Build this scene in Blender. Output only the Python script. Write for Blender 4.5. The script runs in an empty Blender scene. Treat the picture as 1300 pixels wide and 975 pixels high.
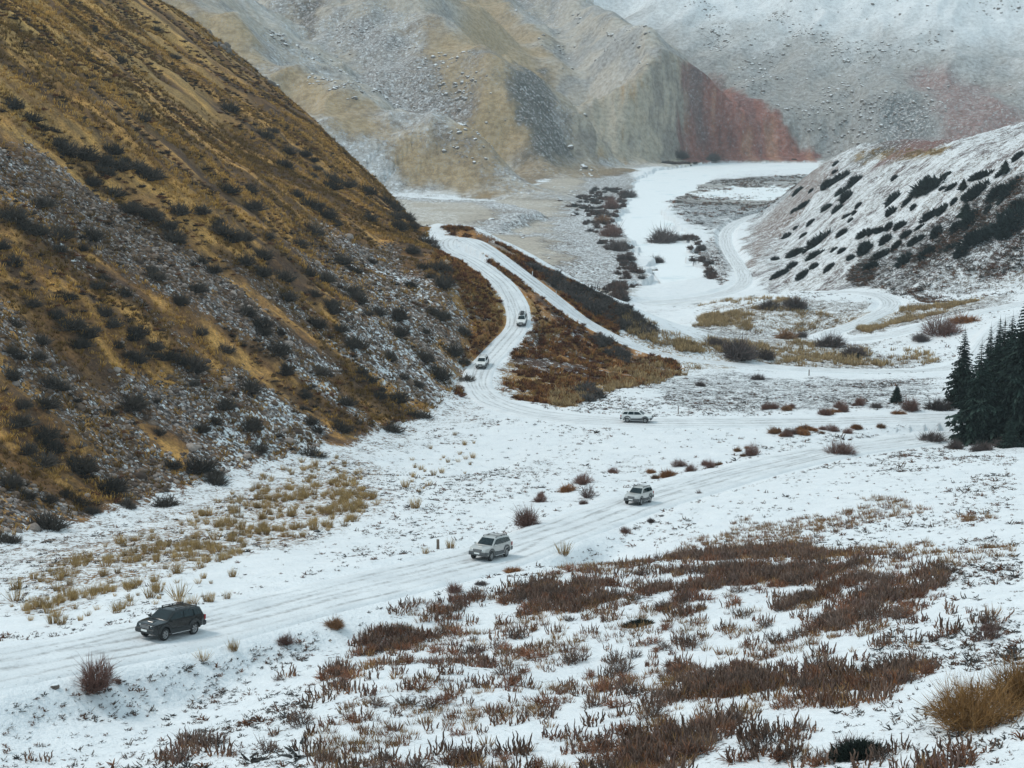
import bpy, math, random
import numpy as np

# ------------------------------------------------------------------ camera
R = math.radians
S = bpy.context.scene
COL = S.collection
CAMZ, PITCH, F, CX, CY = 60.0, R(10.65), 2061.0, 650.0, 487.5
cam_d = bpy.data.cameras.new('camera')
cam = bpy.data.objects.new('camera', cam_d)
COL.objects.link(cam)
cam.location = (0, 0, CAMZ)
cam.rotation_euler = (math.pi / 2 - PITCH, 0, 0)
cam_d.sensor_width = 36.0
cam_d.lens = 36.0 * F / 1300.0
cam_d.clip_start = 1.0
cam_d.clip_end = 20000.0
S.camera = cam

# ------------------------------------------------------------------ sky, sun, exposure
SUN_EL, SUN_AZ = R(50), R(288)          # azimuth clockwise from +Y
world = bpy.data.worlds.new('World')
S.world = world
world.use_nodes = True
wn = world.node_tree.nodes
wl = world.node_tree.links
sky = wn.new('ShaderNodeTexSky')
sky.sky_type = 'NISHITA'
sky.sun_disc = False
sky.sun_elevation = SUN_EL
sky.sun_rotation = SUN_AZ
sky.altitude = 2500
sky.air_density = 1.0
sky.dust_density = 4.0
sky.ozone_density = 1.0
cloud = wn.new('ShaderNodeMix')              # an even veil of cloud over the sky
cloud.data_type = 'RGBA'
cloud.inputs[0].default_value = .72
cloud.inputs[7].default_value = (4.9, 6.2, 6.6, 1)
wl.new(sky.outputs[0], cloud.inputs[6])
wl.new(cloud.outputs[2], wn['Background'].inputs[0])
wn['Background'].inputs[1].default_value = 0.13
sun_d = bpy.data.lights.new('sun', 'SUN')
sun_d.energy = 1.5
sun_d.angle = R(14)
sun_d.color = (1.0, 0.95, 0.88)
sun = bpy.data.objects.new('sun', sun_d)
COL.objects.link(sun)
sun.rotation_euler = (math.pi / 2 - SUN_EL, 0, math.pi - SUN_AZ)
vs = S.view_settings
vs.view_transform = 'Standard'
vs.look = 'None'
vs.gamma = 1.0
vs.use_curve_mapping = False
vs.exposure = 0.24
S.cycles.max_bounces = 4
S.cycles.diffuse_bounces = 2
S.cycles.glossy_bounces = 2
S.cycles.transmission_bounces = 2
S.cycles.volume_bounces = 0
S.cycles.use_adaptive_sampling = True
S.cycles.adaptive_threshold = 0.02

# ------------------------------------------------------------------ TERRAIN (heights as a function of x, y)
SP, CP = math.sin(PITCH), math.cos(PITCH)

def P(px, py, d):
    """the point of the place seen at photo pixel (px, py) whose y is d"""
    a, b = (px - CX) / F, (CY - py) / F
    dx, dy, dz = a, CP + b * SP, -SP + b * CP
    s = d / dy
    return (dx * s, d, CAMZ + dz * s)

def hash2(ix, iy, seed):
    h = (ix.astype(np.int64) * 374761393 + iy.astype(np.int64) * 668265263 + seed * 974634777) & 0xffffffff
    h = ((h ^ (h >> 13)) * 1274126177) & 0xffffffff
    h = ((h ^ (h >> 16)) * 2246822519) & 0xffffffff
    return ((h ^ (h >> 15)) & 0xffffff) / float(0xffffff)

def vnoise(x, y, seed=0):
    xf, yf = np.floor(x), np.floor(y)
    u, v = x - xf, y - yf
    u = u * u * (3 - 2 * u); v = v * v * (3 - 2 * v)
    ix, iy = xf.astype(np.int64), yf.astype(np.int64)
    a, b = hash2(ix, iy, seed), hash2(ix + 1, iy, seed)
    c, d = hash2(ix, iy + 1, seed), hash2(ix + 1, iy + 1, seed)
    return (a + (b - a) * u) * (1 - v) + (c + (d - c) * u) * v

def fbm(x, y, seed=0, octaves=4, turn=1.0):
    """value noise octaves, about 0..1 with mean .5"""
    t, amp, tot = 0.0, 1.0, 0.0
    for k in range(octaves):
        ca, sa = math.cos((.7 * k + .3) * turn), math.sin((.7 * k + .3) * turn)
        t = t + amp * vnoise((x * ca - y * sa) * 2 ** k, (x * sa + y * ca) * 2 ** k, seed + 17 * k)
        tot += amp; amp *= .5
    return t / tot

def sstep(a, b, x):
    t = np.clip((x - a) / (b - a), 0, 1)
    return t * t * (3 - 2 * t)

def softpos(w, s):
    """softplus: 0 for w << 0, w for w >> 0"""
    return np.where(w > 8 * s, w, s * np.log1p(np.exp(np.clip(w / s, -30, 30))))

def smax(a, b, k):
    h = np.clip(.5 + .5 * (a - b) / k, 0, 1)
    return b + (a - b) * h + k * h * (1 - h)

def poly_dist(x, y, pts):
    """distance to an open polyline, position along it (in points), sign (+ on its left)"""
    best = np.full(x.shape, 1e18); tpar = np.zeros(x.shape); sgn = np.zeros(x.shape)
    for i in range(len(pts) - 1):
        ax, ay = pts[i][:2]; bx, by = pts[i + 1][:2]
        ux, uy = bx - ax, by - ay
        L2 = ux * ux + uy * uy
        t = np.clip(((x - ax) * ux + (y - ay) * uy) / L2, 0, 1)
        ex, ey = x - (ax + t * ux), y - (ay + t * uy)
        d2 = ex * ex + ey * ey
        m = d2 < best
        best = np.where(m, d2, best)
        tpar = np.where(m, i + t, tpar)
        sgn = np.where(m, np.sign(ux * ey - uy * ex), sgn)
    return np.sqrt(best), tpar, sgn

def inside(x, y, poly):
    c = np.zeros(x.shape, bool)
    n = len(poly)
    for i in range(n):
        x0, y0 = poly[i][:2]; x1, y1 = poly[(i + 1) % n][:2]
        if y0 == y1: continue
        m = ((y0 > y) != (y1 > y)) & (x < (x1 - x0) * (y - y0) / (y1 - y0) + x0)
        c ^= m
    return c

def sdist(x, y, poly):
    """signed distance to a closed polygon, positive inside"""
    d, _, _ = poly_dist(x, y, list(poly) + [poly[0]])
    return np.where(inside(x, y, poly), d, -d)

def smooth_line(pts, n=6):
    """Catmull-Rom through 3-D points"""
    p = np.array(pts, float)
    p = np.vstack([2 * p[0] - p[1], p, 2 * p[-1] - p[-2]])
    out = []
    for i in range(1, len(p) - 2):
        for k in range(n):
            t = k / n
            a, b, c, d = p[i - 1], p[i], p[i + 1], p[i + 2]
            out.append(.5 * ((2 * b) + (c - a) * t + (2 * a - 5 * b + 4 * c - d) * t * t + (3 * b - a - 3 * c + d) * t ** 3))
    out.append(p[-2])
    return np.array(out)

# the one road, from the far valley up the switchbacks to the near slope
ROAD_PX = [(1060, 262, 1150), (1010, 266, 1060), (965, 271, 985), (928, 288, 900), (922, 312, 800), (944, 348, 660), (932, 368, 610), (880, 379, 575), (815, 385, 556),
           (838, 387, 540), (900, 381, 535), (985, 375, 517), (1060, 370, 502), (1112, 374, 487), (1131, 386, 470), (1112, 400, 450), (1078, 414, 425),
           (1050, 425, 403), (1075, 431, 393), (1130, 425, 394), (1200, 406, 404), (1290, 386, 412), (1350, 378, 418), (1385, 390, 405), (1350, 396, 398), (1290, 402, 390), (1258, 430, 368), (1235, 455, 351), (1185, 471, 342),
           (1060, 470, 340), (940, 463, 342), (860, 454, 342), (800, 438, 345), (740, 406, 350), (700, 377, 356), (655, 342, 364), (622, 318, 370),
           (596, 304, 376), (572, 303, 376), (570, 316, 370), (605, 334, 362), (638, 360, 351), (655, 386, 339), (657, 413, 326), (636, 440, 313), (612, 466, 298),
           (606, 490, 283), (634, 513, 267), (700, 528, 254), (811, 535, 246), (930, 536, 246), (1050, 535, 247), (1180, 530, 249), (1275, 530, 251), (1320, 536, 249), (1310, 545, 246), (1260, 549, 244), (1180, 556, 238),
           (1090, 569, 228), (1000, 585, 212), (900, 612, 194), (811, 640, 176), (700, 677, 152), (615, 708, 134), (400, 760, 116), (210, 808, 102), (0, 845, 91), (-250, 890, 81), (-600, 950, 66)]
ROAD = smooth_line([P(*q) for q in ROAD_PX], 6)
ROAD[:, 2] = np.convolve(np.pad(ROAD[:, 2], 3, mode='edge'), np.ones(7) / 7, 'valid')

# heights of the valley floor and the near slope
FLOOR_PX = [(0, 975, 78), (250, 975, 73), (400, 975, 70), (650, 975, 67), (900, 975, 61), (1100, 975, 56), (1300, 975, 50), (1500, 975, 44),
            (1300, 880, 63), (1100, 880, 71), (900, 880, 80), (700, 860, 92), (520, 850, 91), (400, 865, 95), (200, 900, 92),
            (400, 830, 105), (560, 790, 112), (800, 790, 104), (1000, 790, 97), (1300, 790, 84), (750, 722, 131), (900, 705, 130), (1100, 700, 124), (1300, 700, 112), (1500, 700, 100),
            (950, 640, 166), (1100, 630, 162), (1190, 543, 244), (1300, 630, 150), (1100, 590, 205), (1250, 585, 196), (1400, 590, 180), (870, 670, 156), (700, 740, 137),
            (0, 690, 160), (120, 720, 138), (250, 620, 196), (300, 700, 147), (440, 565, 229), (450, 640, 181), (590, 520, 263), (600, 590, 222), (700, 610, 199), (480, 700, 147), (0, 780, 118),
            (700, 485, 292), (760, 470, 315), (720, 440, 332), (690, 470, 300), (780, 500, 280), (860, 490, 300), (950, 500, 290), (1100, 500, 285), (1200, 500, 282),
            (1000, 440, 385), (950, 430, 400), (900, 420, 425), (1150, 445, 375), (1200, 395, 440), (1000, 400, 455), (900, 398, 490), (1300, 372, 450), (1200, 380, 470)]
FLOOR_W = [(0, 0, 57.5), (0, 20, 50), (60, 30, 50), (-60, 30, 34), (-60, 90, 22), (-120, 120, 16), (-100, 200, 13), (-150, 300, 14), (-60, 280, 10), (-60, 360, 15), (-28, 400, 20), (-40, 450, 19), (-70, 500, 17), (-90, 420, 17), (-120, 560, 14),
           (-300, 300, 14), (-300, 600, 0), (12, 450, -5), (30, 480, -14), (80, 450, -14), (60, 540, -19), (0, 650, -16), (-100, 800, -14), (-300, 1000, -14), (100, 700, -20), (100, 1000, -20), (200, 1400, -20),
           (-100, 1400, -16), (150, 620, -17), (250, 600, -12), (300, 500, 2), (400, 900, -20), (500, 1500, -18), (-600, 1500, -14), (0, 2500, -15), (900, 2500, -15), (-900, 2500, -15),
           (120, 100, 38), (200, 200, 22), (250, 300, 6), (300, 400, 6), (160, 60, 48)]
_fp = np.array([P(*q) for q in FLOOR_PX] + FLOOR_W + [tuple(q) for q in ROAD[::9]])

def _uv(x, y):
    r = np.sqrt(x * x + y * y) + 12.0
    th = np.arctan2(x, np.maximum(y, -1e9) + 12.0)
    return th, np.log(r)

def _rbf_fit():
    u, v = _uv(_fp[:, 0], _fp[:, 1])
    n = len(u)
    r = np.sqrt((u[:, None] - u[None]) ** 2 + (v[:, None] - v[None]) ** 2 + .04 ** 2)
    A = np.zeros((n + 3, n + 3))
    A[:n, :n] = -r + np.eye(n) * .002
    A[:n, n] = A[n, :n] = 1; A[:n, n + 1] = A[n + 1, :n] = u; A[:n, n + 2] = A[n + 2, :n] = v
    b = np.zeros(n + 3); b[:n] = _fp[:, 2]
    return u, v, np.linalg.solve(A, b)
_ru, _rv, _rw = _rbf_fit()

def floor_z(x, y):
    u, v = _uv(x, y)
    z = _rw[-3] + _rw[-2] * u + _rw[-1] * v
    for i in range(len(_ru)):
        z = z - _rw[i] * np.sqrt((u - _ru[i]) ** 2 + (v - _rv[i]) ** 2 + .04 ** 2)
    return z

def wline(*q): return [P(*a)[:2] for a in q]
HILL_L = [(-260, -60), (-160, 40), (-100, 105)] + wline((0, 700, 157), (130, 655, 176), (250, 625, 195), (440, 570, 228), (560, 530, 258), (590, 500, 278), (590, 472, 296), (612, 440, 314),
          (632, 412, 327), (630, 385, 340), (606, 352, 353), (570, 328, 363), (545, 308, 374)) + [(-17, 430), (-18, 510), (-60, 590), (-210, 800), (-900, 1000), (-900, -60)]
HILL_L0 = HILL_L[:9] + [(-19, 374)] + HILL_L[-6:]
HILL_R = wline((950, 352, 668), (965, 366, 600), (1040, 362, 545), (1110, 364, 512), (1150, 382, 482), (1300, 366, 462), (1500, 355, 450)) + [(600, 470), (900, 600), (900, 1100), (300, 1150)] + wline((975, 258, 1100), (952, 278, 950), (943, 312, 800))
RIVER = wline((795, 374, 620), (845, 372, 640), (893, 362, 660), (900, 352, 690), (872, 335, 740), (880, 315, 800), (868, 300, 860), (850, 285, 905), (848, 268, 980), (852, 250, 1110), (880, 238, 1210), (905, 226, 1340),
              (935, 221, 1420), (1045, 217, 1470), (1045, 209, 1600), (905, 209, 1600), (830, 218, 1450), (800, 235, 1240), (792, 262, 1010), (780, 285, 905), (800, 310, 810), (805, 330, 750), (825, 345, 705), (820, 358, 665))
RIVER_Z = -21.0
TERRACE = wline((640, 320, 800), (740, 318, 780), (780, 335, 740), (800, 350, 700), (818, 362, 655), (780, 378, 600), (700, 390, 520), (600, 380, 480)) + [(-200, 600), (-300, 900), (-180, 1050)] + wline((640, 262, 1000), (690, 285, 920))
SPUR = smooth_line([P(*q) for q in ((560, 285, 392), (598, 288, 388), (625, 300, 385), (660, 318, 380), (700, 343, 374), (740, 362, 368), (800, 389, 362), (850, 414, 357), (890, 438, 352), (930, 457, 350))], 4)

def tent(x, y, ridge, k, s=6.0):
    d, t, _ = poly_dist(x, y, ridge)
    zr = np.interp(t, np.arange(len(ridge)), ridge[:, 2])
    return zr - k * (np.sqrt(d * d + s * s) - s)

RIDGES = [  # far ridge lines: pixels with distance, side slope
    ('bluff', [(1050, 208, 1470), (1035, 194, 1490), (1000, 160, 1520), (950, 122, 1560), (905, 90, 1590), (850, 76, 1600), (800, 40, 1750), (740, -4, 1950), (640, -90, 2300)], .95),
    ('bluff', [(850, 76, 1600), (790, 108, 1570), (745, 150, 1520), (715, 185, 1480)], .8),
    ('sand', [(690, 210, 1330), (672, 180, 1360), (640, 100, 1420), (602, 60, 1490), (540, 20, 1600), (470, -60, 1750), (350, -160, 2000)], .62),
    ('sand', [(700, 90, 1700), (690, 62, 1800), (662, 20, 1900), (610, -30, 2000), (500, -120, 2200)], .6),
    ('sand', [(720, 262, 1060), (690, 245, 1085), (640, 222, 1110), (560, 180, 1150), (440, 122, 1200), (300, 42, 1300), (225, -5, 1360), (100, -100, 1500)], .5),
]
RIDGES = [(n, smooth_line([P(*q) for q in pts], 4), k) for n, pts, k in RIDGES]

def heights(x, y, detail=True):
    """ground height and helper fields"""
    f = {}
    z = floor_z(x, y)
    zf = z
    # river flat and terrace
    wr = sdist(x, y, RIVER) + (fbm(x / 14, y / 14, 5, 3) - .5) * 16
    f['river'] = wr
    # left hill
    wl_ = sdist(x, y, HILL_L)
    wst = sdist(x, y, HILL_L0)
    k_ = sstep(4, 26, wl_)
    wl_ = wl_ * (1 - k_) + np.maximum(wst, 4) * k_
    rel = (fbm(x / 40, y / 40, 11, 3) - .5)
    wl2 = wl_ + rel * 6 * sstep(0, 25, wl_)
    f['hill_l'] = wl_
    z = z + .76 * softpos(wl2 - 1.5, 1.6)
    # right hill
    wr_ = sdist(x, y, HILL_R)
    f['hill_r'] = wr_
    wr2 = wr_ + (fbm(x / 50, y / 50, 21, 3) - .5) * 12 * sstep(0, 40, wr_)
    hr = (.60 + .2 * sstep(700, 850, y) * sstep(225, 180, x)) * softpos(wr2 - 2, 2.5)
    z = z + hr - .60 * softpos(wr2 - 70, 8) + .27 * softpos(x - 135, 6) * sstep(850, 640, y) * sstep(10, 50, wr2)
    # spur with the outer road
    sp = tent(x, y, SPUR, .5, 3.0)
    z = smax(z, sp, 2.5)
    f['spur'] = sp - zf
    # far mountains
    far = np.full(x.shape, -60.0)
    who = np.zeros(x.shape, int)
    for i, (n, rl, k) in enumerate(RIDGES):
        t = tent(x, y, rl, k, 10.0)
        who = np.where(t > far, i + 1, who)
        far = smax(far, t, 14.0)
    back = -22 + .43 * softpos(y - (1585 - .30 * (x - 200)) + 60 * (fbm(x / 300, y / 300, 31, 2) - .5), 14)
    who = np.where(back > far, 9, who)
    far = smax(far, back, 16.0)
    gul = fbm(x / 90, y / 90, 41, 4)
    ridged = 1 - np.abs(2 * fbm(x / 160, y / 160, 43, 4) - 1)
    m = sstep(-20, 20, far)
    far = far + m * ((gul - .5) * 30 + (ridged - .75) * 36)
    bl = np.maximum(tent(x, y, RIDGES[0][1], .95, 10), tent(x, y, RIDGES[1][1], .8, 10))
    far = far + m * (.8 - np.abs(2 * fbm(x / 48, y / 60, 49, 3) - 1)) * 11
    cl = sstep(-25, 10, bl - far + 22) * sstep(640, 560, np.abs(y - 1500) + 560 - 40) * sstep(-18, 0, far)
    far = far - cl * 13 * np.abs(2 * fbm((x + 12 * fbm(x / 40, y / 40, 47, 2)) / 26, y / 220, 45, 4, 0) - 1) * sstep(1640, 1600, y)
    f['far'] = far - zf
    f['who'] = who
    z = smax(z, far, 8.0)
    # terrace: nearly level bench beside the river
    wt = sdist(x, y, TERRACE) + (fbm(x / 25, y / 25, 51, 3) - .5) * 14
    f['terrace'] = wt
    zt = -13.5 + .012 * (x * -1.0) + (fbm(x / 60, y / 60, 53, 3) - .5) * 3
    z = np.where(f['hill_l'] > 8, z, smax(z, np.minimum(zt, -23 + .75 * softpos(wt + 8, 3)), 2.0))
    # river bed and its low banks
    bank = RIVER_Z - .5 + .16 * softpos(-wr - 1.0, 1.5)
    nearr = sstep(60, 20, -wr)
    z = np.where(wr > -60, z * (1 - nearr) + np.minimum(z, np.maximum(bank, np.minimum(z, RIVER_Z + 2.2 + .1 * np.maximum(-wr, 0)))) * nearr, z)
    z = np.where(wr > 0, RIVER_Z - .5, z)
    # small relief
    if detail:
        r = np.sqrt(x * x + y * y)
        hill = sstep(2, 12, wl_)
        z = z + (fbm(x / 9, y / 9, 61, 4) - .5) * (.9 + 2.4 * hill) + (fbm(x / 2.2, y / 2.2, 63, 3) - .5) * (.22 + .5 * hill)
        z = z + sstep(2, 12, wr_) * (fbm(x / 8, y / 8, 65, 4) - .5) * 2.6
    # the road bed cut into it
    d, t, s = poly_dist(x, y, ROAD)
    zr = np.interp(t, np.arange(len(ROAD)), ROAD[:, 2])
    f['road'] = d
    wd = np.interp(y, [230, 275, 420, 480], [1.0, .78, .66, .85])
    rr = sstep(7.5, 3.9, d / wd * 1.0 + (fbm(x / 5, y / 5, 71, 2) - .5) * 2.0)
    z = z * (1 - rr) + (zr - .10) * rr
    return z, f
# ------------------------------------------------------------------ terrain grid and ray casting on it
_t = np.concatenate([np.linspace(-.62, -.345, 60), np.linspace(-.342, .342, 980), np.linspace(.345, .62, 60)])
_r = np.geomspace(28.0, 4300.0, 1480)
GX = (_t[:, None] * _r[None]); GY = np.broadcast_to(_r[None], GX.shape).copy()
GZ, GF = heights(GX, GY)

def gz(x, y):
    """ground height by lookup"""
    x = np.asarray(x, float); y = np.asarray(y, float)
    i = np.interp(x / y, _t, np.arange(len(_t))); j = np.interp(np.log(y), np.log(_r), np.arange(len(_r)))
    i0 = np.clip(i.astype(int), 0, len(_t) - 2); j0 = np.clip(j.astype(int), 0, len(_r) - 2)
    a, b = i - i0, j - j0
    return (GZ[i0, j0] * (1 - a) + GZ[i0 + 1, j0] * a) * (1 - b) + (GZ[i0, j0 + 1] * (1 - a) + GZ[i0 + 1, j0 + 1] * a) * b

def cast(px, py, near=0.0):
    """first ground point seen along photo pixel (px, py), beyond `near` metres"""
    a, b = (px - CX) / F, (CY - py) / F
    dy, dz = CP + b * SP, -SP + b * CP
    i = np.interp(a / dy, _t, np.arange(len(_t))); i0 = min(int(i), len(_t) - 2); k = i - i0
    col = GZ[i0] * (1 - k) + GZ[i0 + 1] * k
    g = (CAMZ + dz / dy * _r) - col
    hit = np.where((g < 0) & (_r > near))[0]
    if not len(hit):
        j = len(_r) - 1
        y = _r[j]
    else:
        j = hit[0]
        y = _r[j] if j == 0 or g[j - 1] <= 0 else _r[j - 1] + (_r[j] - _r[j - 1]) * g[j - 1] / (g[j - 1] - g[j])
    return (a / dy * y, y, float(gz(a / dy * y, y)))

def zone(pts, near=0.0):
    return [cast(px, py, near)[:2] for px, py in pts]

def pix(x, y, z):
    zc = y * CP - (z - CAMZ) * SP; yc = y * SP + (z - CAMZ) * CP
    return CX + F * x / zc, CY - F * yc / zc

def zweight(poly, soft, wob=0.0, seed=1, sc=None):
    xs = [p[0] for p in poly]; ys = [p[1] for p in poly]
    m = (GX > min(xs) - soft * 3 - wob) & (GX < max(xs) + soft * 3 + wob) & (GY > min(ys) - soft * 3 - wob) & (GY < max(ys) + soft * 3 + wob)
    out = np.zeros(GX.shape)
    if m.any():
        d = sdist(GX[m], GY[m], poly)
        if wob: d = d + (fbm(GX[m] / (sc or wob), GY[m] / (sc or wob), seed, 4) - .5) * 2 * wob
        out[m] = sstep(-soft, soft, d)
    return out

# ------------------------------------------------------------------ what covers the ground where
def mixc(c, col, w):
    w = w[..., None]
    return c * (1 - w) + np.array(col) * w
def mixa(a, v, w): return a * (1 - w) + v * w

n1 = fbm(GX / 30, GY / 30, 101, 4); n2 = fbm(GX / 6, GY / 6, 103, 4); n3 = fbm(GX / 1.7, GY / 1.7, 105, 3)
TINT = np.zeros(GX.shape + (3,)) + np.array((.13, .10, .07))
TINT = mixc(TINT, (.10, .06, .045), sstep(.5, .65, n2))
SNOW = .90 + .10 * sstep(.35, .6, n1) - .18 * sstep(.52, .7, n2)
SCREE = np.zeros(GX.shape)

# near slope: smoother snow on the open faces
# left hillside
wl_ = GF['hill_l']
hm = sstep(-1, 3, wl_ + (n2 - .5) * 6)
cs = GX * .10 + GY * .995            # along the contour
fl = GX * .995 - GY * .10           # down the fall line
st1 = fbm(cs / 3.4, fl / 26, 111, 4, 0); st2 = fbm(cs / 11, fl / 70, 113, 4, 0); st3 = fbm(cs / .9, fl / 7, 115, 3, 0)
hc = np.zeros(GX.shape + (3,)) + np.array((.150, .079, .032))
hc = mixc(hc, (.41, .225, .068), sstep(.44, .60, .55 * st1 + .45 * fbm(GX / 4.5, GY / 4.5, 116, 4)))
hc = mixc(hc, (.060, .036, .023), .85 * sstep(.50, .62, fbm(cs / 3.5, fl / 16, 117, 4, 0)))
hc = mixc(hc, (.06, .04, .028), .6 * sstep(.55, .66, st3))
up = np.clip(wl_ / 85, 0, 1)
hc = mixc(hc, (.47, .30, .10), sstep(.4, .85, up + (n1 - .5) * .5) * .5 * sstep(.40, .58, fbm(cs / 5, fl / 15, 118, 4, 0)))
low_ = zone([(-60, 150), (60, 195), (150, 262), (250, 322), (340, 352), (430, 262), (500, 292), (560, 335), (600, 360), (640, 400), (620, 470), (590, 520), (420, 580), (250, 640), (0, 705), (-60, 720)])
lw = zweight(low_, 3, 5, 119)
scr = lw * sstep(.45, .57, st2 + (n1 - .5) * .25)
fans = np.zeros(GX.shape)
for q, wgt in (([(-30, 170), (40, 190), (110, 240), (200, 305), (270, 372), (360, 425), (430, 470), (400, 480), (300, 430), (200, 370), (90, 300), (-30, 235)], 1),
               ([(420, 300), (500, 312), (560, 370), (555, 420), (500, 470), (440, 410), (480, 372), (440, 330)], 1), ([(300, 470), (420, 545), (400, 580), (290, 625), (230, 560), (120, 505), (90, 480), (180, 480)], 1),
               ([(430, 395), (500, 425), (585, 490), (575, 515), (520, 500), (440, 450)], 1), ([(100, 560), (180, 570), (260, 630), (200, 650), (120, 600)], 1), ([(590, 400), (598, 440), (590, 500), (578, 505), (582, 440)], 1)):
    fans = np.maximum(fans, zweight(zone(q), 2.0, 3.0, 121, 6) * wgt)
scr = np.maximum(scr * .6, fans * (.55 + .45 * sstep(.35, .6, st1)))
hc = hc * 1.42
TINT = TINT * (1 - hm[..., None]) + hc * hm[..., None]
SCREE = np.maximum(SCREE, hm * scr)
snw = zweight(zone([(440, 340), (500, 330), (560, 380), (560, 440), (600, 480), (590, 525), (420, 585), (280, 640), (200, 650), (240, 580), (320, 480), (420, 440)]), 4, 6, 123)
SNOW = mixa(SNOW, .02 + scr * (.12 + .24 * snw) + .10 * snw - .18 * up, hm)
# cut banks and the spur: rusty grass
rust = zweight(zone([(560, 318), (606, 342), (644, 380), (654, 412), (630, 442), (606, 470), (598, 500), (574, 505), (585, 450), (600, 415), (570, 370), (548, 335)]), 1.5, 2.5, 125)
rust2 = zweight(zone([(598, 308), (622, 320), (655, 343), (700, 378), (740, 407), (800, 439), (860, 456), (870, 474), (800, 492), (770, 500), (720, 517), (672, 510), (634, 500), (632, 470), (656, 440), (672, 412), (662, 384), (640, 356)]), 1.2, 2, 127)
rust3 = zweight(zone([(560, 288), (596, 306), (622, 320), (655, 343), (700, 378), (740, 407), (785, 430), (785, 388), (740, 364), (700, 345), (640, 312), (600, 290)]), 2.5, 2, 129)
for w_, sn_ in ((rust, .10), (rust2, .20 + .45 * sstep(352, 362, GY)), (rust3, .10)):
    TINT = mixc(TINT, (.38, .19, .065), w_); TINT = mixc(TINT, (.085, .05, .035), w_ * sstep(.48, .6, n2)); TINT = mixc(TINT, (.36, .23, .08), w_ * sstep(.45, .60, n1) * .85)
    SNOW = mixa(SNOW, sn_ + .25 * sstep(.55, .65, n3), w_); SCREE = mixa(SCREE, .4 * sstep(.5, .6, n2), w_ * .6)
tail = zweight(zone([(790, 392), (850, 418), (895, 445), (880, 462), (840, 452), (800, 430), (770, 400)]), 2, 3, 131)
TINT = mixc(TINT, (.27, .19, .10), tail); SNOW = mixa(SNOW, .52, tail); SCREE = mixa(SCREE, .3, tail)
# bottom of the left hill: tan grass on snow
rd_ = GF['road']
tg = zweight(zone([(0, 700), (240, 640), (330, 605), (400, 570), (480, 590), (490, 640), (440, 672), (330, 700), (240, 730), (100, 770), (0, 790)]), 4, 5, 133)
TINT = mixc(TINT, (.25, .15, .07), tg * .9); SNOW = mixa(SNOW, .60 + .2 * (n1 - .5), tg)
foot = sstep(-15, 0, wl_ + (n2 - .5) * 10) * (1 - hm) * (GY < 300)
SNOW = mixa(SNOW, .60, foot); SCREE = mixa(SCREE, .32, foot); TINT = mixc(TINT, (.15, .09, .05), foot)
# mid valley: tan grass patches
for q in ([(900, 400), (1000, 392), (1060, 400), (1040, 416), (960, 420), (890, 415)], [(1040, 415), (1100, 395), (1200, 388), (1260, 378), (1180, 405), (1100, 425)], [(850, 475), (960, 462), (1000, 468), (1120, 465), (1090, 440), (990, 430), (900, 430)],
          [(870, 384), (960, 386), (1010, 380), (900, 396)]):
    w_ = zweight(zone(q), 4, 7, 135)
    TINT = mixc(TINT, (.28, .20, .10), w_); SNOW = mixa(SNOW, .56, w_)
rough = zweight(zone([(820, 480), (900, 470), (1000, 480), (1190, 480), (1190, 520), (1000, 522), (850, 520)]), 4, 6, 137)
TINT = mixc(TINT, (.075, .062, .055), rough); SNOW = mixa(SNOW, .57, rough)
for q in ([(880, 404), (1000, 380), (1290, 372), (1290, 390), (1130, 440), (1180, 468), (1000, 465), (900, 455)],):
    w_ = zweight(zone(q), 4, 8, 136) * (rd_ > 5); SNOW = mixa(SNOW, .54, w_); TINT = mixc(TINT, (.15, .115, .08), w_ * .6)
# right hill
wr_ = GF['hill_r']
rm = sstep(-2, 4, wr_ + (n2 - .5) * 8)
rc = np.zeros(GX.shape + (3,)) + np.array((.17, .14, .11))
rc = mixc(rc, (.10, .06, .055), sstep(.45, .6, n2) * .8)
TINT = TINT * (1 - rm[..., None]) + rc * rm[..., None]
tr = fbm((GX * .8 + GY * .6) / 30, (GY * .8 - GX * .6) / 4, 139, 3, 0)
SNOW = mixa(SNOW, .53 + .12 * sstep(.4, .6, tr) - .16 * sstep(.5, .7, n2), rm)
SCREE = mixa(SCREE, .25, rm)
red = zweight(zone([(950, 345), (985, 300), (1030, 255), (1060, 225), (1035, 215), (985, 262), (950, 300)]), 5, 10, 141)
TINT = mixc(TINT, (.20, .13, .10), red * .8); SNOW = mixa(SNOW, .40, red)
brush_r = zweight(zone([(1075, 355), (1095, 325), (1150, 300), (1220, 262), (1300, 215), (1300, 310), (1230, 345), (1190, 360), (1140, 372)]), 6, 12, 143)
TINT = mixc(TINT, (.055, .05, .047), brush_r * .9); SNOW = mixa(SNOW, .38, brush_r)
crest = zweight(zone([(1090, 194), (1150, 190), (1205, 186), (1195, 196), (1120, 204), (1080, 206)]), 4, 5, 145)
TINT = mixc(TINT, (.36, .27, .13), crest); SNOW = mixa(SNOW, .22, crest)
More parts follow.
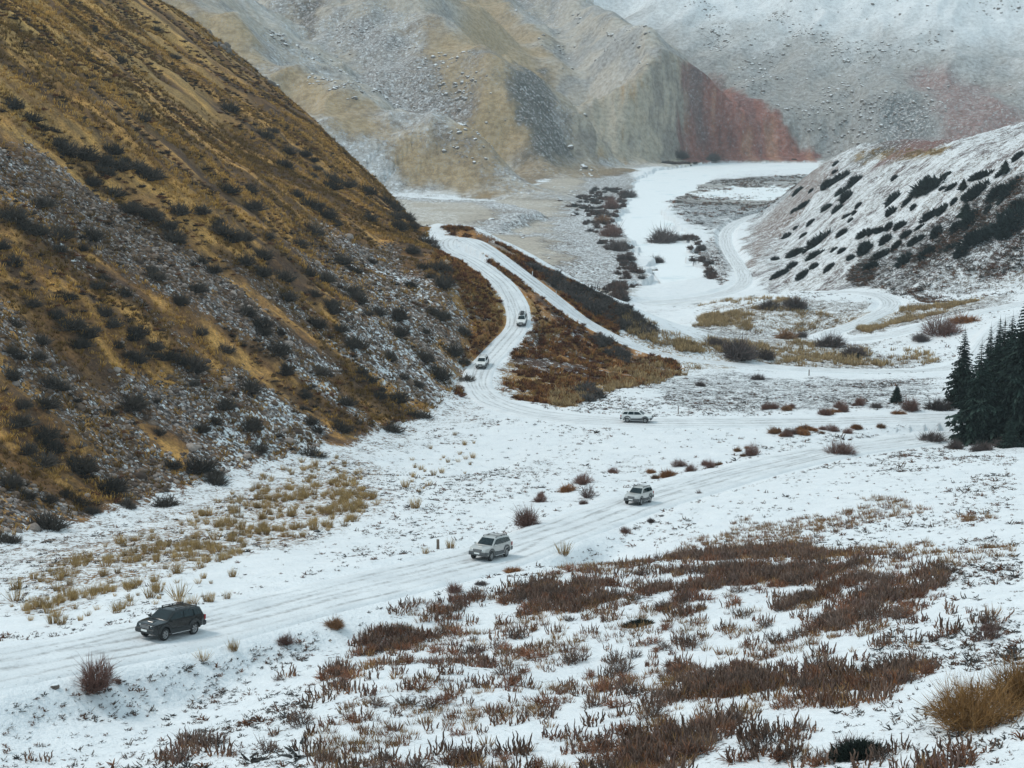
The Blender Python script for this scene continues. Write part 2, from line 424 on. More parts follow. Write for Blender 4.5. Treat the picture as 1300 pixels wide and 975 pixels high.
# terrace by the river
wt = GF['terrace']
tm = sstep(-4, 4, wt) * (wl_ < 0) * (GF['spur'] < .5)
TINT = mixc(TINT, (.47, .43, .36), tm); SNOW = mixa(SNOW, .40 - .25 * sstep(.50, .66, n1), tm); SCREE = mixa(SCREE, .05, tm)
lb_ = zweight(zone([(560, 262), (640, 245), (700, 226), (800, 214), (806, 232), (790, 262), (778, 285), (798, 310), (802, 330), (816, 352), (795, 374), (720, 368), (640, 312), (590, 285)]), 6, 6, 146) * (wl_ < 0) * (GF['spur'] < .5)
TINT = mixc(TINT, (.47, .43, .36), lb_); SNOW = mixa(SNOW, .34 - .25 * sstep(.48, .62, n1), lb_); SCREE = mixa(SCREE, .05, lb_)
tm = np.maximum(tm, lb_ * sstep(34, 14, -GF['river']))
bk = np.maximum(lb_ * sstep(46, 26, -GF['river'] + (n2 - .5) * 30), tm * sstep(30, 8, wt + (n2 - .5) * 24) * sstep(-6, 0, wt))
TINT = mixc(TINT, (.085, .062, .05), bk); SNOW = mixa(SNOW, .46, bk); SCREE = mixa(SCREE, .6, bk)
bush_flat = zweight(zone([(850, 250), (885, 232), (960, 224), (1020, 222), (1010, 240), (985, 262), (930, 282), (905, 300), (885, 290), (860, 275)]), 8, 10, 147)
TINT = mixc(TINT, (.05, .05, .052), bush_flat); SNOW = mixa(SNOW, .50, bush_flat)
bank_r = zweight(zone([(905, 300), (922, 320), (935, 345), (915, 362), (890, 350), (880, 325)]), 4, 6, 149)
TINT = mixc(TINT, (.09, .062, .052), bank_r); SNOW = mixa(SNOW, .48, bank_r); SCREE = mixa(SCREE, .6, bank_r)
# far mountains
fm = sstep(-2, 6, GF['far'])
who = GF['who']
fc = np.zeros(GX.shape + (3,)) + np.array((.36, .295, .205))
fc = mixc(fc, (.20, .175, .145), sstep(.45, .65, fbm(GX / 20, GY / 20, 151, 4)))
fs = .24 + .6 * (fbm(GX / 140, GY / 140, 153, 3) - .5)
fsc = .06 + .34 * sstep(.48, .62, fbm(GX / 70, GY / 70, 157, 3))
TINT = TINT * (1 - fm[..., None]) + fc * fm[..., None]
SNOW = mixa(SNOW, fs, fm); SCREE = mixa(SCREE, fsc, fm)
bk_ = fm * (who == 9)
TINT = mixc(TINT, (.25, .245, .23), bk_ * .8); SNOW = mixa(SNOW, .16, bk_); SCREE = mixa(SCREE, .22, bk_)
white = bk_ * sstep(60, 150, GZ + .10 * (GX - 300) + (n1 - .5) * 60)  # pale mist high on the back slope, painted in as extra snow cover
SNOW = mixa(SNOW, .85, white); SCREE = mixa(SCREE, .05, white)
def far_zone(q, col, snow, scree, soft=10, wob=22, amount=1.0, seed=155):
    global TINT, SNOW, SCREE
    w_ = zweight(zone(q, 700), soft, wob, seed) * amount
    TINT = mixc(TINT, col, w_); SNOW = mixa(SNOW, snow, w_); SCREE = mixa(SCREE, scree, w_)
    return w_
sand = (.40, .29, .15)
far_zone([(545, 28), (602, 62), (640, 100), (675, 185), (660, 205), (600, 180), (560, 130), (520, 80)], sand, -.25, .08, 26, 45)
far_zone([(590, -20), (625, -10), (664, 22), (690, 62), (682, 90), (640, 95), (600, 60)], sand, -.2, .06, 26, 40, .9)
far_zone([(235, 5), (300, 48), (440, 128), (560, 186), (640, 226), (600, 250), (540, 240), (460, 190), (380, 120), (300, 70)], sand, -.2, .04, 18, 30, .9)
far_zone([(600, 185), (670, 200), (760, 205), (800, 215), (770, 225), (700, 225), (620, 215)], (.33, .25, .15), -.1, .25, 10, 20, .8)
far_zone([(645, 92), (690, 92), (700, 130), (735, 195), (700, 205), (665, 200), (676, 180)], (.075, .075, .06), -.05, .4, 8, 18, .95)
far_zone([(370, 0), (405, 5), (398, 45), (382, 30)], (.15, .13, .10), -.3, .6, 8, 10)
far_zone([(430, 10), (520, 50), (600, 130), (560, 165), (480, 120)], (.17, .155, .14), .22, .7, 20, 30, .7)
strx = .6 * fbm((GX + 9 * fbm(GX / 30, GZ / 25, 163, 3)) / 9, GZ / 45, 161, 4, 0) + .4 * fbm(GX / 13, GZ / 13, 165, 4)
b1 = far_zone([(800, 105), (830, 80), (870, 85), (868, 150), (872, 205), (810, 205), (735, 200), (725, 178), (760, 130)], (.42, .37, .28), -.5, .08, 8, 12)
TINT = mixc(TINT, (.38, .24, .10), b1 * sstep(.54, .66, strx) * .8); TINT = mixc(TINT, (.17, .15, .13), b1 * sstep(.47, .38, strx) * .7)
b2 = far_zone([(868, 92), (905, 90), (950, 124), (1000, 162), (1040, 196), (1038, 206), (950, 206), (875, 206), (860, 190), (872, 150)], (.27, .092, .060), -.7, .12, 5, 9)
TINT = mixc(TINT, (.38, .19, .11), b2 * sstep(.52, .64, strx) * .8); TINT = mixc(TINT, (.15, .055, .045), b2 * sstep(.47, .38, strx) * .8)
far_zone([(868, 92), (905, 90), (920, 110), (895, 130), (885, 170), (868, 195), (862, 180), (872, 150)], (.12, .085, .08), -.2, .2, 8, 16, .7)
far_zone([(1120, 120), (1170, 118), (1165, 160), (1150, 195), (1095, 195), (1110, 160)], (.06, .08, .08), .12, .5, 15, 35, .8)
far_zone([(1170, 100), (1240, 110), (1300, 140), (1200, 190), (1150, 190), (1170, 150)], (.26, .13, .11), .08, .3, 20, 40, .8)
SNOW = np.where(GF['river'] > -3, mixa(SNOW, .98, sstep(-1.2, 0, GF['river'])), SNOW)
# shoulders of the road: a thin line of dirt and dry stalks
rd = GF['road']
sh = sstep(9, 5.5, rd) * (1 - hm) * (1 - fm) * (GY < 260)
SNOW = mixa(SNOW, .93, sh * .7)

REGION = np.zeros(GX.shape, int)                    # 0 ground 1 hillside 2 hill 3 mountains
REGION[wl_ > 1.0] = 1
REGION[wr_ > 1.0] = 2
REGION[(GF['far'] > 1.0) & (wr_ <= 1) & (wl_ <= 1)] = 3
SNOW = np.clip(SNOW, 0, 1)

# ------------------------------------------------------------------ mesh and material helpers
def mesh_np(name, V, faces, attrs=None, smooth=True, mats=(), mat_index=None):
    """faces: (n,3) or (n,4) int array, or a list of such arrays"""
    me = bpy.data.meshes.new(name)
    if not isinstance(faces, (list, tuple)): faces = [faces]
    faces = [np.asarray(f, np.int32) for f in faces if len(f)]
    V = np.asarray(V, np.float32)
    me.vertices.add(len(V)); me.vertices.foreach_set('co', V.ravel())
    nl = sum(f.size for f in faces); nf = sum(len(f) for f in faces)
    me.loops.add(nl); me.polygons.add(nf)
    me.loops.foreach_set('vertex_index', np.concatenate([f.ravel() for f in faces]))
    starts, o = [], 0
    for f in faces:
        starts.append(o + np.arange(len(f)) * f.shape[1]); o += f.size
    me.polygons.foreach_set('loop_start', np.concatenate(starts).astype(np.int32))
    me.polygons.foreach_set('use_smooth', np.full(nf, smooth))
    for m in mats: me.materials.append(m)
    if mat_index is not None: me.polygons.foreach_set('material_index', np.asarray(mat_index, np.int32))
    for k, a in (attrs or {}).items():
        a = np.asarray(a, np.float32)
        if a.ndim == 2:
            at = me.attributes.new(k, 'FLOAT_COLOR', 'POINT')
            c = np.ones((len(a), 4), np.float32); c[:, :3] = a
            at.data.foreach_set('color', c.ravel())
        else:
            at = me.attributes.new(k, 'FLOAT', 'POINT'); at.data.foreach_set('value', a)
    me.update(calc_edges=True)
    return me

def link(name, me, parent=None):
    o = bpy.data.objects.new(name, me); COL.objects.link(o)
    if parent: o.parent = parent
    return o

def tag(o, label=None, cat=None, group=None, kind=None):
    if label: o['label'] = label
    if cat: o['category'] = cat
    if group: o['group'] = group
    if kind: o['kind'] = kind
    return o

class NT:
    """a few short cuts for node trees"""
    def __init__(s, name):
        s.m = bpy.data.materials.new(name); s.m.use_nodes = True
        s.t = s.m.node_tree; s.b = s.t.nodes['Principled BSDF']
        s.b.inputs['Specular IOR Level'].default_value = .2
        s.b.inputs['Roughness'].default_value = .85
    def n(s, typ, ins=None, **kw):
        o = s.t.nodes.new('ShaderNode' + typ)
        for k, v in kw.items(): setattr(o, k, v)
        for k, v in (ins or {}).items(): s.put(o.inputs[k], v)
        return o
    def put(s, sock, v):
        if isinstance(v, bpy.types.NodeSocket): s.t.links.new(v, sock)
        elif isinstance(v, bpy.types.Node): s.t.links.new(v.outputs[0], sock)
        else: sock.default_value = v
    def math(s, op, a, b=0.0, c=0.0, clamp=False):
        return s.n('Math', {0: a, 1: b, 2: c}, operation=op, use_clamp=clamp).outputs[0]
    def mix(s, f, a, b, blend='MIX'):
        o = s.n('Mix', data_type='RGBA', blend_type=blend)
        for i, v in ((0, f), (6, a), (7, b)):
            if isinstance(v, tuple) and len(v) == 3: v = v + (1,)
            s.put(o.inputs[i], v)
        return o.outputs[2]
    def ramp(s, v, lo, hi, a=0.0, b=1.0):
        return s.n('MapRange', {0: v, 1: lo, 2: hi, 3: a, 4: b}).outputs[0]
    def noise(s, co, scale, detail=3, rough=.55):
        return s.n('TexNoise', {'Vector': co, 'Scale': scale, 'Detail': detail, 'Roughness': rough}).outputs[0]
    def out(s, sock, v): s.put(s.b.inputs[sock], v)

SNOW_COL = (.80, .82, .83)

def land_material(name, fine=1.0, stone=1.5, bump=.5, soft=0.0):
    N = NT(name)
    co = N.n('NewGeometry').outputs['Position']
    tint = N.n('Attribute', attribute_name='tint').outputs['Color']
    snow = N.n('Attribute', attribute_name='snow').outputs['Fac']
    scree = N.n('Attribute', attribute_name='scree').outputs['Fac']
    hi = N.noise(co, 2.2 * fine, 4, .65)
    mid = N.noise(co, .45 * fine, 4, .6)
    c = N.mix(1.0, tint, N.n('CombineColor', {0: N.ramp(hi, .3, .7, .45, 1.6), 1: N.ramp(hi, .3, .7, .45, 1.55), 2: N.ramp(hi, .3, .7, .5, 1.5)}).outputs[0], 'MULTIPLY')
    c = N.mix(N.ramp(mid, .45, .62, 0, .45), c, N.mix(1.0, c, (.45, .42, .42), 'MULTIPLY'))
    vo = N.n('TexVoronoi', {'Vector': co, 'Scale': stone})
    vr = N.n('SeparateColor', {0: vo.outputs['Color']}).outputs
    stc = N.mix(vr[0], (.10, .075, .062), (.42, .36, .33))
    stc = N.mix(N.ramp(vr[1], .70, .72), stc, (.20, .115, .06))
    gap = N.ramp(vo.outputs['Distance'], .35, .75, 1, .25)
    stc = N.mix(1.0, stc, N.n('CombineColor', {0: gap, 1: gap, 2: gap}).outputs[0], 'MULTIPLY')
    sf = N.math('GREATER_THAN', N.math('ADD', scree, N.math('MULTIPLY', N.math('SUBTRACT', hi, .5), 1.6)), N.math('ADD', .18, N.math('MULTIPLY', vr[2], .6)))
    c = N.mix(sf, c, stc)
    # snow lies where there is enough of it for the small relief
    hi3 = N.noise(co, 5.5 * fine, 2, .6)
    nn = N.math('ADD', N.math('MULTIPLY', hi, .5), N.math('ADD', N.math('MULTIPLY', mid, .25), N.math('MULTIPLY', hi3, .25)))
    nn = N.ramp(nn, .35, .65)
    st = N.math('ADD', nn, N.math('MULTIPLY', sf, N.math('MULTIPLY', N.math('SUBTRACT', vr[2], .5), .9)))
    fac = N.ramp(N.math('SUBTRACT', snow, st), -.05 - soft, .09 + soft)
    sc = N.mix(N.ramp(mid, .3, .7), SNOW_COL, (.72, .75, .77))
    N.out('Base Color', N.mix(fac, c, sc))
    N.out('Roughness', .9)
    h = N.math('ADD', N.math('MULTIPLY', hi, .55), N.math('ADD', N.math('MULTIPLY', fac, .18), N.math('MULTIPLY', N.math('MULTIPLY', sf, vr[0]), .35)))
    bp = N.n('Bump', {'Strength': bump, 'Distance': .5 / fine, 'Height': h})
    N.out('Normal', bp)
    return N.m

M = {}
M['ground'] = land_material('snowy_ground', 1.0, 1.3, .85)
M['hillside'] = land_material('grass_scree', 1.2, 2.1, .9)
M['hill'] = land_material('snowy_hill', .7, .9, .9, .06)
M['mountains'] = land_material('far_slopes', .5, .55, .9, .40)

# quads of the grid, shared out between the landforms
nt, nr = GX.shape
idx = np.arange(nt * nr).reshape(nt, nr)
Q = np.stack([idx[:-1, :-1], idx[1:, :-1], idx[1:, 1:], idx[:-1, 1:]], -1).reshape(-1, 4)
RQ = REGION[:-1, :-1].ravel()
VV = np.stack([GX, GY, GZ], -1).reshape(-1, 3)
AT = {'tint': TINT.reshape(-1, 3), 'snow': SNOW.ravel(), 'scree': np.clip(SCREE, 0, 1).ravel()}
for rid, nm in enumerate(('ground', 'hillside', 'hill', 'mountains')):
    q = Q[RQ == rid]
    used, inv = np.unique(q.ravel(), return_inverse=True)
    me = mesh_np(nm, VV[used], inv.reshape(-1, 4), {k: v[used] for k, v in AT.items()}, mats=[M[nm]])
    tag(link(nm, me), kind='structure')

# frozen river: one sheet, the banks rise through it
N = NT('river_snow_ice')
co = N.n('NewGeometry').outputs['Position']
a = N.noise(co, .05, 5, .6); b = N.noise(co, .5, 3, .6)
c = N.mix(N.ramp(a, .58, .68), (.80, .83, .84), (.62, .70, .73))
c = N.mix(N.ramp(b, .66, .74, 0, .6), c, (.35, .36, .37))
N.out('Base Color', c); N.out('Roughness', .7)
xs = np.linspace(60, 460, 60); ys = np.linspace(590, 1640, 120)
A, B = np.meshgrid(xs, ys, indexing='ij')
C_ = RIVER_Z + (fbm(A / 18, B / 18, 171, 3) - .5) * .3
ii = np.arange(A.size).reshape(A.shape)
me = mesh_np('frozen_river', np.stack([A, B, C_], -1).reshape(-1, 3), np.stack([ii[:-1, :-1], ii[1:, :-1], ii[1:, 1:], ii[:-1, 1:]], -1).reshape(-1, 4), mats=[N.m])
tag(link('frozen_river', me), kind='structure')

# the road: packed snow with wheel tracks
N = NT('packed_snow_road')
co = N.n('NewGeometry').outputs['Position']
u = N.n('Attribute', attribute_name='across').outputs['Fac']       # metres from the centre line
uw = N.math('ADD', N.math('ABSOLUTE', N.math('ADD', u, N.math('MULTIPLY', N.math('SUBTRACT', N.noise(co, .06, 2), .5), 2.6))), N.math('MULTIPLY', N.math('SUBTRACT', N.noise(co, .5, 3), .5), .5))
def rut(off, sc, wid, sh):
    w_ = N.math('MULTIPLY', N.math('SUBTRACT', N.noise(N.n('VectorMath', {0: co, 1: (sh, sh * 1.7, 0)}, operation='ADD').outputs[0], sc, 2), .5), 3.2)
    e = N.math('ABSOLUTE', N.math('SUBTRACT', N.math('ADD', u, w_), off))
    return N.math('MULTIPLY', N.ramp(e, .06, wid, 1, 0), N.ramp(N.noise(N.n('VectorMath', {0: co, 1: (sh * 3, sh, 0)}, operation='ADD').outputs[0], .16, 3), .38, .58, .1, 1))
tr = rut(.85, .03, .42, 3)
for a_ in ((-.85, .03, .42, 3), (.3, .05, .32, 40), (-1.5, .05, .3, 40), (2.3, .04, .34, 90), (-2.4, .045, .3, 140)):
    tr = N.math('MAXIMUM', tr, rut(*a_))
tr_old = N.math('ADD', N.ramp(N.math('ABSOLUTE', N.math('SUBTRACT', uw, .85)), .08, .50, 1, 0), N.math('MULTIPLY', N.ramp(N.math('ABSOLUTE', N.math('SUBTRACT', uw, 2.4)), .1, .6, 1, 0), N.ramp(N.noise(co, .07, 2), .42, .6, 0, .6)), clamp=True)
rg = N.noise(co, 1.6, 4, .7)
dirt = N.math('MULTIPLY', tr, N.ramp(rg, .34, .60, .08, .85))
c = N.mix(N.ramp(N.noise(co, .3, 4), .3, .7), (.76, .78, .79), (.62, .645, .66))
c = N.mix(dirt, c, (.30, .295, .29))
c = N.mix(N.ramp(N.noise(co, 3.5, 3, .7), .62, .70, 0, .6), c, (.22, .20, .18))
N.out('Base Color', c); N.out('Roughness', .85)
N.out('Normal', N.n('Bump', {'Strength': .5, 'Distance': .3, 'Height': N.math('SUBTRACT', rg, N.math('MULTIPLY', tr, .2))}))
RD = smooth_line(ROAD[::2], 5)
tg_ = np.gradient(RD[:, :2], axis=0); tg_ /= np.linalg.norm(tg_, axis=1)[:, None]
nrm = np.stack([-tg_[:, 1], tg_[:, 0]], 1)
offs = np.array([-4.3, -3.6, -3.0, -2.5, -2.1, -1.6, -1.1, -.85, -.5, 0, .5, .85, 1.1, 1.6, 2.1, 2.5, 3.0, 3.6, 4.3])
prof = np.array([-.45, -.03, .03, .02, .01, .02, -.01, -.02, .0, .01, .0, -.02, -.01, .02, .01, .02, .03, -.03, -.45])
k = len(offs); n = len(RD)
wv = np.interp(RD[:, 1], [230, 275, 420, 480], [1.0, .74, .62, .85]) + .12 * (fbm(RD[:, 0] / 12, RD[:, 1] / 12, 181, 2) - .5)
V = np.zeros((n, k, 3))
V[:, :, :2] = RD[:, None, :2] + nrm[:, None] * (offs[None, :, None] * wv[:, None, None])
V[:, :, 2] = RD[:, None, 2] + prof[None] + .02
ii = np.arange(n * k).reshape(n, k)
me = mesh_np('road', V.reshape(-1, 3), np.stack([ii[:-1, :-1], ii[1:, :-1], ii[1:, 1:], ii[:-1, 1:]], -1).reshape(-1, 4), {'across': np.broadcast_to(offs[None], (n, k)).ravel()}, mats=[N.m])
tag(link('road', me), kind='structure')
# ------------------------------------------------------------------ plants, stones: prototypes
rng = np.random.default_rng(7)

def plant_material(name, lo=.7, hi=1.35, rough=.9):
    N = NT(name)
    tint = N.n('Attribute', attribute_name='tint').outputs['Color']
    rnd = N.n('ObjectInfo').outputs['Random']
    co = N.n('NewGeometry').outputs['Position']
    v = N.math('MULTIPLY', N.ramp(rnd, 0, 1, lo, hi), N.ramp(N.noise(co, 4.0, 3), .3, .7, .75, 1.3))
    N.out('Base Color', N.mix(1.0, tint, N.n('CombineColor', {0: v, 1: v, 2: v}).outputs[0], 'MULTIPLY'))
    N.out('Roughness', rough)
    N.b.inputs['Specular IOR Level'].default_value = .1
    return N.m
M['twigs'] = plant_material('bare_twigs')
M['straw'] = plant_material('dry_straw', .75, 1.25)
M['needles'] = plant_material('dark_needles', .75, 1.25)

class Proto:
    """vertices, triangles and a tint per vertex"""
    def __init__(s): s.V, s.T, s.C, s.n = [], [], [], 0
    def add(s, V, T, C):
        V = np.asarray(V, float); T = np.asarray(T, int)
        s.V.append(V); s.T.append(T + s.n); s.n += len(V)
        C = np.asarray(C, float)
        s.C.append(np.broadcast_to(C, (len(V), 3)) if C.ndim == 1 else C)
    def done(s):
        s.V, s.T, s.C = np.vstack(s.V), np.vstack(s.T), np.vstack(s.C)
        return s
    def mesh(s, name, mat): return mesh_np(name, s.V, s.T, {'tint': s.C}, True, [mat])

def blade(p, a, b, w, c0, c1, bend=0.0, segs=2):
    """a thin tapering blade from a to b"""
    a, b = np.asarray(a, float), np.asarray(b, float)
    d = b - a; L = np.linalg.norm(d) + 1e-9
    side = np.cross(d, rng.normal(size=3)); side /= np.linalg.norm(side) + 1e-9
    off = np.cross(side, d / L) * bend * L
    V, C = [], []
    for k in range(segs):
        t = k / segs
        m = a + d * t + off * math.sin(math.pi * t) * .5
        ww = w * (1 - .55 * t)
        V += [m - side * ww / 2, m + side * ww / 2]
        c = np.asarray(c0) * (1 - t) + np.asarray(c1) * t
        C += [c, c]
    V.append(b); C.append(np.asarray(c1, float))
    T = []
    for k in range(segs - 1):
        i = 2 * k; T += [(i, i + 1, i + 3), (i, i + 3, i + 2)]
    i = 2 * (segs - 1); T.append((i, i + 1, i + 2))
    p.add(V, T, C)

def tube(p, pts, rad, cols, sides=5):
    pts = np.asarray(pts, float); n = len(pts)
    V, C = [], []
    for i in range(n):
        d = pts[min(i + 1, n - 1)] - pts[max(i - 1, 0)]; d /= np.linalg.norm(d) + 1e-9
        u = np.cross(d, (0.3, 1, .1)); u /= np.linalg.norm(u) + 1e-9; v = np.cross(d, u)
        for k in range(sides):
            a = 2 * math.pi * k / sides
            V.append(pts[i] + (u * math.cos(a) + v * math.sin(a)) * rad[i]); C.append(cols[i])
    T = []
    for i in range(n - 1):
        for k in range(sides):
            a, b = i * sides + k, i * sides + (k + 1) % sides
            T += [(a, b, b + sides), (a, b + sides, a + sides)]
    V.append(pts[-1] + (pts[-1] - pts[-2]) * .25); C.append(cols[-1])
    m = len(V) - 1
    for k in range(sides): T.append(((n - 1) * sides + k, (n - 1) * sides + (k + 1) % sides, m))
    p.add(V, T, C)

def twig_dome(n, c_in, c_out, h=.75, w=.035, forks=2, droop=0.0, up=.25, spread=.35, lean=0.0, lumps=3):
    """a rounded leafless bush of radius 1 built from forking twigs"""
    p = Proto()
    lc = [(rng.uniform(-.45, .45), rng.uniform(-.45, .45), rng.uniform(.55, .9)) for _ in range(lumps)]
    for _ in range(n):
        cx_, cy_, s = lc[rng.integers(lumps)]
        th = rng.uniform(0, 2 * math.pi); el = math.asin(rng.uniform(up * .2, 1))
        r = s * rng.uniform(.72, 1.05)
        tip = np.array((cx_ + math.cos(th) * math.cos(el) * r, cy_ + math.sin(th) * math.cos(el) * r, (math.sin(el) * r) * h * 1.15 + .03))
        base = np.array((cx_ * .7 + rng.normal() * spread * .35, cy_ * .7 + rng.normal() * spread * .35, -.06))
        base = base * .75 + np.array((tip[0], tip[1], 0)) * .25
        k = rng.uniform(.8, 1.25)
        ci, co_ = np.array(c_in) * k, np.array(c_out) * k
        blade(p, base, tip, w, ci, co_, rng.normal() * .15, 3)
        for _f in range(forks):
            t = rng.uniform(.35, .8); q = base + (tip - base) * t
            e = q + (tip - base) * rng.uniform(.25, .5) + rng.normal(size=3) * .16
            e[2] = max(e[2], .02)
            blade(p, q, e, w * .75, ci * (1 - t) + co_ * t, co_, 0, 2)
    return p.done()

def stalk_clump(n, rad, c_base, c_mid, c_tip, h=(.6, 1.15), thick=.055):
    """upright thick furry stalks rising from one root"""
    p = Proto()
    for _ in range(n):
        th, r = rng.uniform(0, 2 * math.pi), rad * math.sqrt(rng.uniform())
        b = np.array((math.cos(th) * r, math.sin(th) * r, -.12))
        H = rng.uniform(*h) * (1 - .25 * r / rad)
        lean = np.array((math.cos(th), math.sin(th), 0)) * rng.uniform(.05, .6) + rng.normal(size=3) * .20
        pts, rd_, cl = [], [], []
        k = rng.uniform(.7, 1.3)
        for i in range(6):
            t = i / 5
            q = b + np.array((lean[0] * H * (t - .35 * t * t), lean[1] * H * (t - .35 * t * t), H * t)) + rng.normal(size=3) * .028
            pts.append(q)
            rd_.append(thick * rng.uniform(.8, 1.15) * (.55 + .95 * t - 1.15 * t ** 3))
            cl.append((np.array(c_base) * max(0, 1 - 2.6 * t) + np.array(c_mid) * (1 - max(0, 1 - 2.6 * t)) * (1 - t ** 2) + np.array(c_tip) * t ** 2) * k)
        tube(p, pts, rd_, cl, 5)
    for _ in range(n):      # dead leaves about the foot
        th, r = rng.uniform(0, 2 * math.pi), rad * math.sqrt(rng.uniform())
        b = np.array((math.cos(th) * r, math.sin(th) * r, -.03))
        blade(p, b, b + np.array((rng.normal() * .15, rng.normal() * .15, rng.uniform(.15, .4))), .05, c_base, np.array(c_base) * 1.5, 0, 2)
    return p.done()

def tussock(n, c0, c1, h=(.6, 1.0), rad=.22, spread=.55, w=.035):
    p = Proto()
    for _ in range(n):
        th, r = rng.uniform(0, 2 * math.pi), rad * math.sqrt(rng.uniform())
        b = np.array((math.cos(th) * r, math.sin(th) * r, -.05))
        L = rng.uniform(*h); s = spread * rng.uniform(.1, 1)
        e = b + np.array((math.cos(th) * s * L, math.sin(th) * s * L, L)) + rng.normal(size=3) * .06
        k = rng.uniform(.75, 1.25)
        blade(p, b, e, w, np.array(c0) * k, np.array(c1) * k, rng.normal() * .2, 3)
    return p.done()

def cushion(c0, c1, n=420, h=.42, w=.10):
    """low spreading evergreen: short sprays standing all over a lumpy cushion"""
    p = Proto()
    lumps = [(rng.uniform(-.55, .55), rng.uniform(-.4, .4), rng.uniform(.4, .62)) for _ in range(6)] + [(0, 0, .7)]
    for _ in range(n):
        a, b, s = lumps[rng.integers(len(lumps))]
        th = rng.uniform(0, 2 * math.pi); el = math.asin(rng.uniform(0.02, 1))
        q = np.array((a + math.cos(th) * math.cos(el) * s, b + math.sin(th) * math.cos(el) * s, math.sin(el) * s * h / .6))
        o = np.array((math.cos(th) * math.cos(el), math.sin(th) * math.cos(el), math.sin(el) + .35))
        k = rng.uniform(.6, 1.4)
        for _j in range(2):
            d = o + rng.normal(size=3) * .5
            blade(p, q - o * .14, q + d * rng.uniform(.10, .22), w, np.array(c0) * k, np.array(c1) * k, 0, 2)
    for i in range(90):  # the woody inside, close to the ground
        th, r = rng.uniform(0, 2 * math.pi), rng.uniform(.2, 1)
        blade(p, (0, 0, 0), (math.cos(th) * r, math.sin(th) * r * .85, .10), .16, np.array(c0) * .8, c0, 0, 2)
    return p.done()

def boulder(seed, flat=.7):
    import mathutils
    from mathutils import noise as mn
    import bmesh
    bm = bmesh.new(); bmesh.ops.create_icosphere(bm, subdivisions=2, radius=1)
    for v in bm.verts:
        q = v.co + mathutils.Vector((seed * 7.3, seed * 3.1, 0))
        k = 1 + .38 * mn.noise(q * 1.1) + .2 * mn.noise(q * 2.7)
        v.co = v.co * k
        for ax in ((1, .3, .2), (-.4, 1, .1), (.2, -.6, .8), (-.7, -.5, .4)):   # broken faces
            a = mathutils.Vector(ax).normalized(); d = v.co.dot(a) - .72
            if d > 0: v.co -= a * d * .85
        v.co.z *= flat
    bm.verts.ensure_lookup_table()
    V = np.array([v.co[:] for v in bm.verts]); T = np.array([[v.index for v in f.verts] for f in bm.faces]); bm.free()
    p = Proto(); p.add(V, T, (.16, .14, .125)); return p.done()

N = NT('stone')
co = N.n('NewGeometry')
t_ = N.n('Attribute', attribute_name='tint').outputs['Color']
up_ = N.n('SeparateXYZ', {0: co.outputs['Normal']}).outputs[2]
nz = N.noise(co.outputs['Position'], 1.2, 5, .65)
c = N.mix(N.ramp(nz, .35, .65), N.mix(1.0, t_, (.6, .58, .56), 'MULTIPLY'), N.mix(1.0, t_, (1.5, 1.4, 1.3), 'MULTIPLY'))
N.out('Base Color', N.mix(N.ramp(N.math('ADD', up_, N.math('MULTIPLY', N.math('SUBTRACT', nz, .5), .8)), .62, .74), c, SNOW_COL))
N.out('Normal', N.n('Bump', {'Strength': .6, 'Distance': .3, 'Height': nz}))
M['stone'] = N.m
M['rubble'] = plant_material('bare_stone', .6, 1.5)

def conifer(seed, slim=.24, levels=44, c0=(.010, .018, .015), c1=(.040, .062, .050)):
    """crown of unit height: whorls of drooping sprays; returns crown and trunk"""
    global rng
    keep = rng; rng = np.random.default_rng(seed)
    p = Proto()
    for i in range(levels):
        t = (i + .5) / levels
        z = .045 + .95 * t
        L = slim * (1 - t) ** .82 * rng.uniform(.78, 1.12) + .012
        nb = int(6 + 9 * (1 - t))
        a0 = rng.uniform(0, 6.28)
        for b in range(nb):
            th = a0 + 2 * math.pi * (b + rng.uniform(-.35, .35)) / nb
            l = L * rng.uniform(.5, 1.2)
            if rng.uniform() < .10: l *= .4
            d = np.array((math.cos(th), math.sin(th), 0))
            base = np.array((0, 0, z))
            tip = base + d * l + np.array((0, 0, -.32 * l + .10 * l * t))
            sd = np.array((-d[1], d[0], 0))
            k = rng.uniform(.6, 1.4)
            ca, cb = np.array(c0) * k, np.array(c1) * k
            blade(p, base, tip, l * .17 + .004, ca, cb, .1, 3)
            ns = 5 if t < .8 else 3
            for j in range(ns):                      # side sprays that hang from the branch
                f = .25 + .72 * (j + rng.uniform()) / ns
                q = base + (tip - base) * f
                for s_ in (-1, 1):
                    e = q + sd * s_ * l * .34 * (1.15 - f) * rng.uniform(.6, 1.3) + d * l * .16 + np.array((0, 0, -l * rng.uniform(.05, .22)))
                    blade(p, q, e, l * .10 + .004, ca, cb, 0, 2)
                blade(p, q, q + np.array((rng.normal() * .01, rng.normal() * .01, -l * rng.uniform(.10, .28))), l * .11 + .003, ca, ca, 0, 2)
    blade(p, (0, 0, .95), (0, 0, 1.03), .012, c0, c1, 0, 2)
    crown = p.done()
    q = Proto(); tube(q, [(0, 0, -.06), (0, 0, .1), (0.004, 0, .5), (0, 0, .97)], [.022, .016, .010, .002], [(.05, .035, .026)] * 4, 7)
    rng = keep
    return crown, q.done()

# ------------------------------------------------------------------ placing
def prepare(protos, name, mat): return [(p, p.mesh(name, mat)) for p in protos]

def put(name, pm, loc, scale, rot=None, label=None, cat=None, group=None, sz=None, tilt=(0, 0)):
    o = link(name, pm[1])
    o.location = loc
    o.rotation_euler = (tilt[0], tilt[1], rng.uniform(0, 6.28) if rot is None else rot)
    s = scale if np.ndim(scale) else (scale,) * 3
    o.scale = (s[0], s[1], s[2] if sz is None else sz)
    return tag(o, label, cat, group)

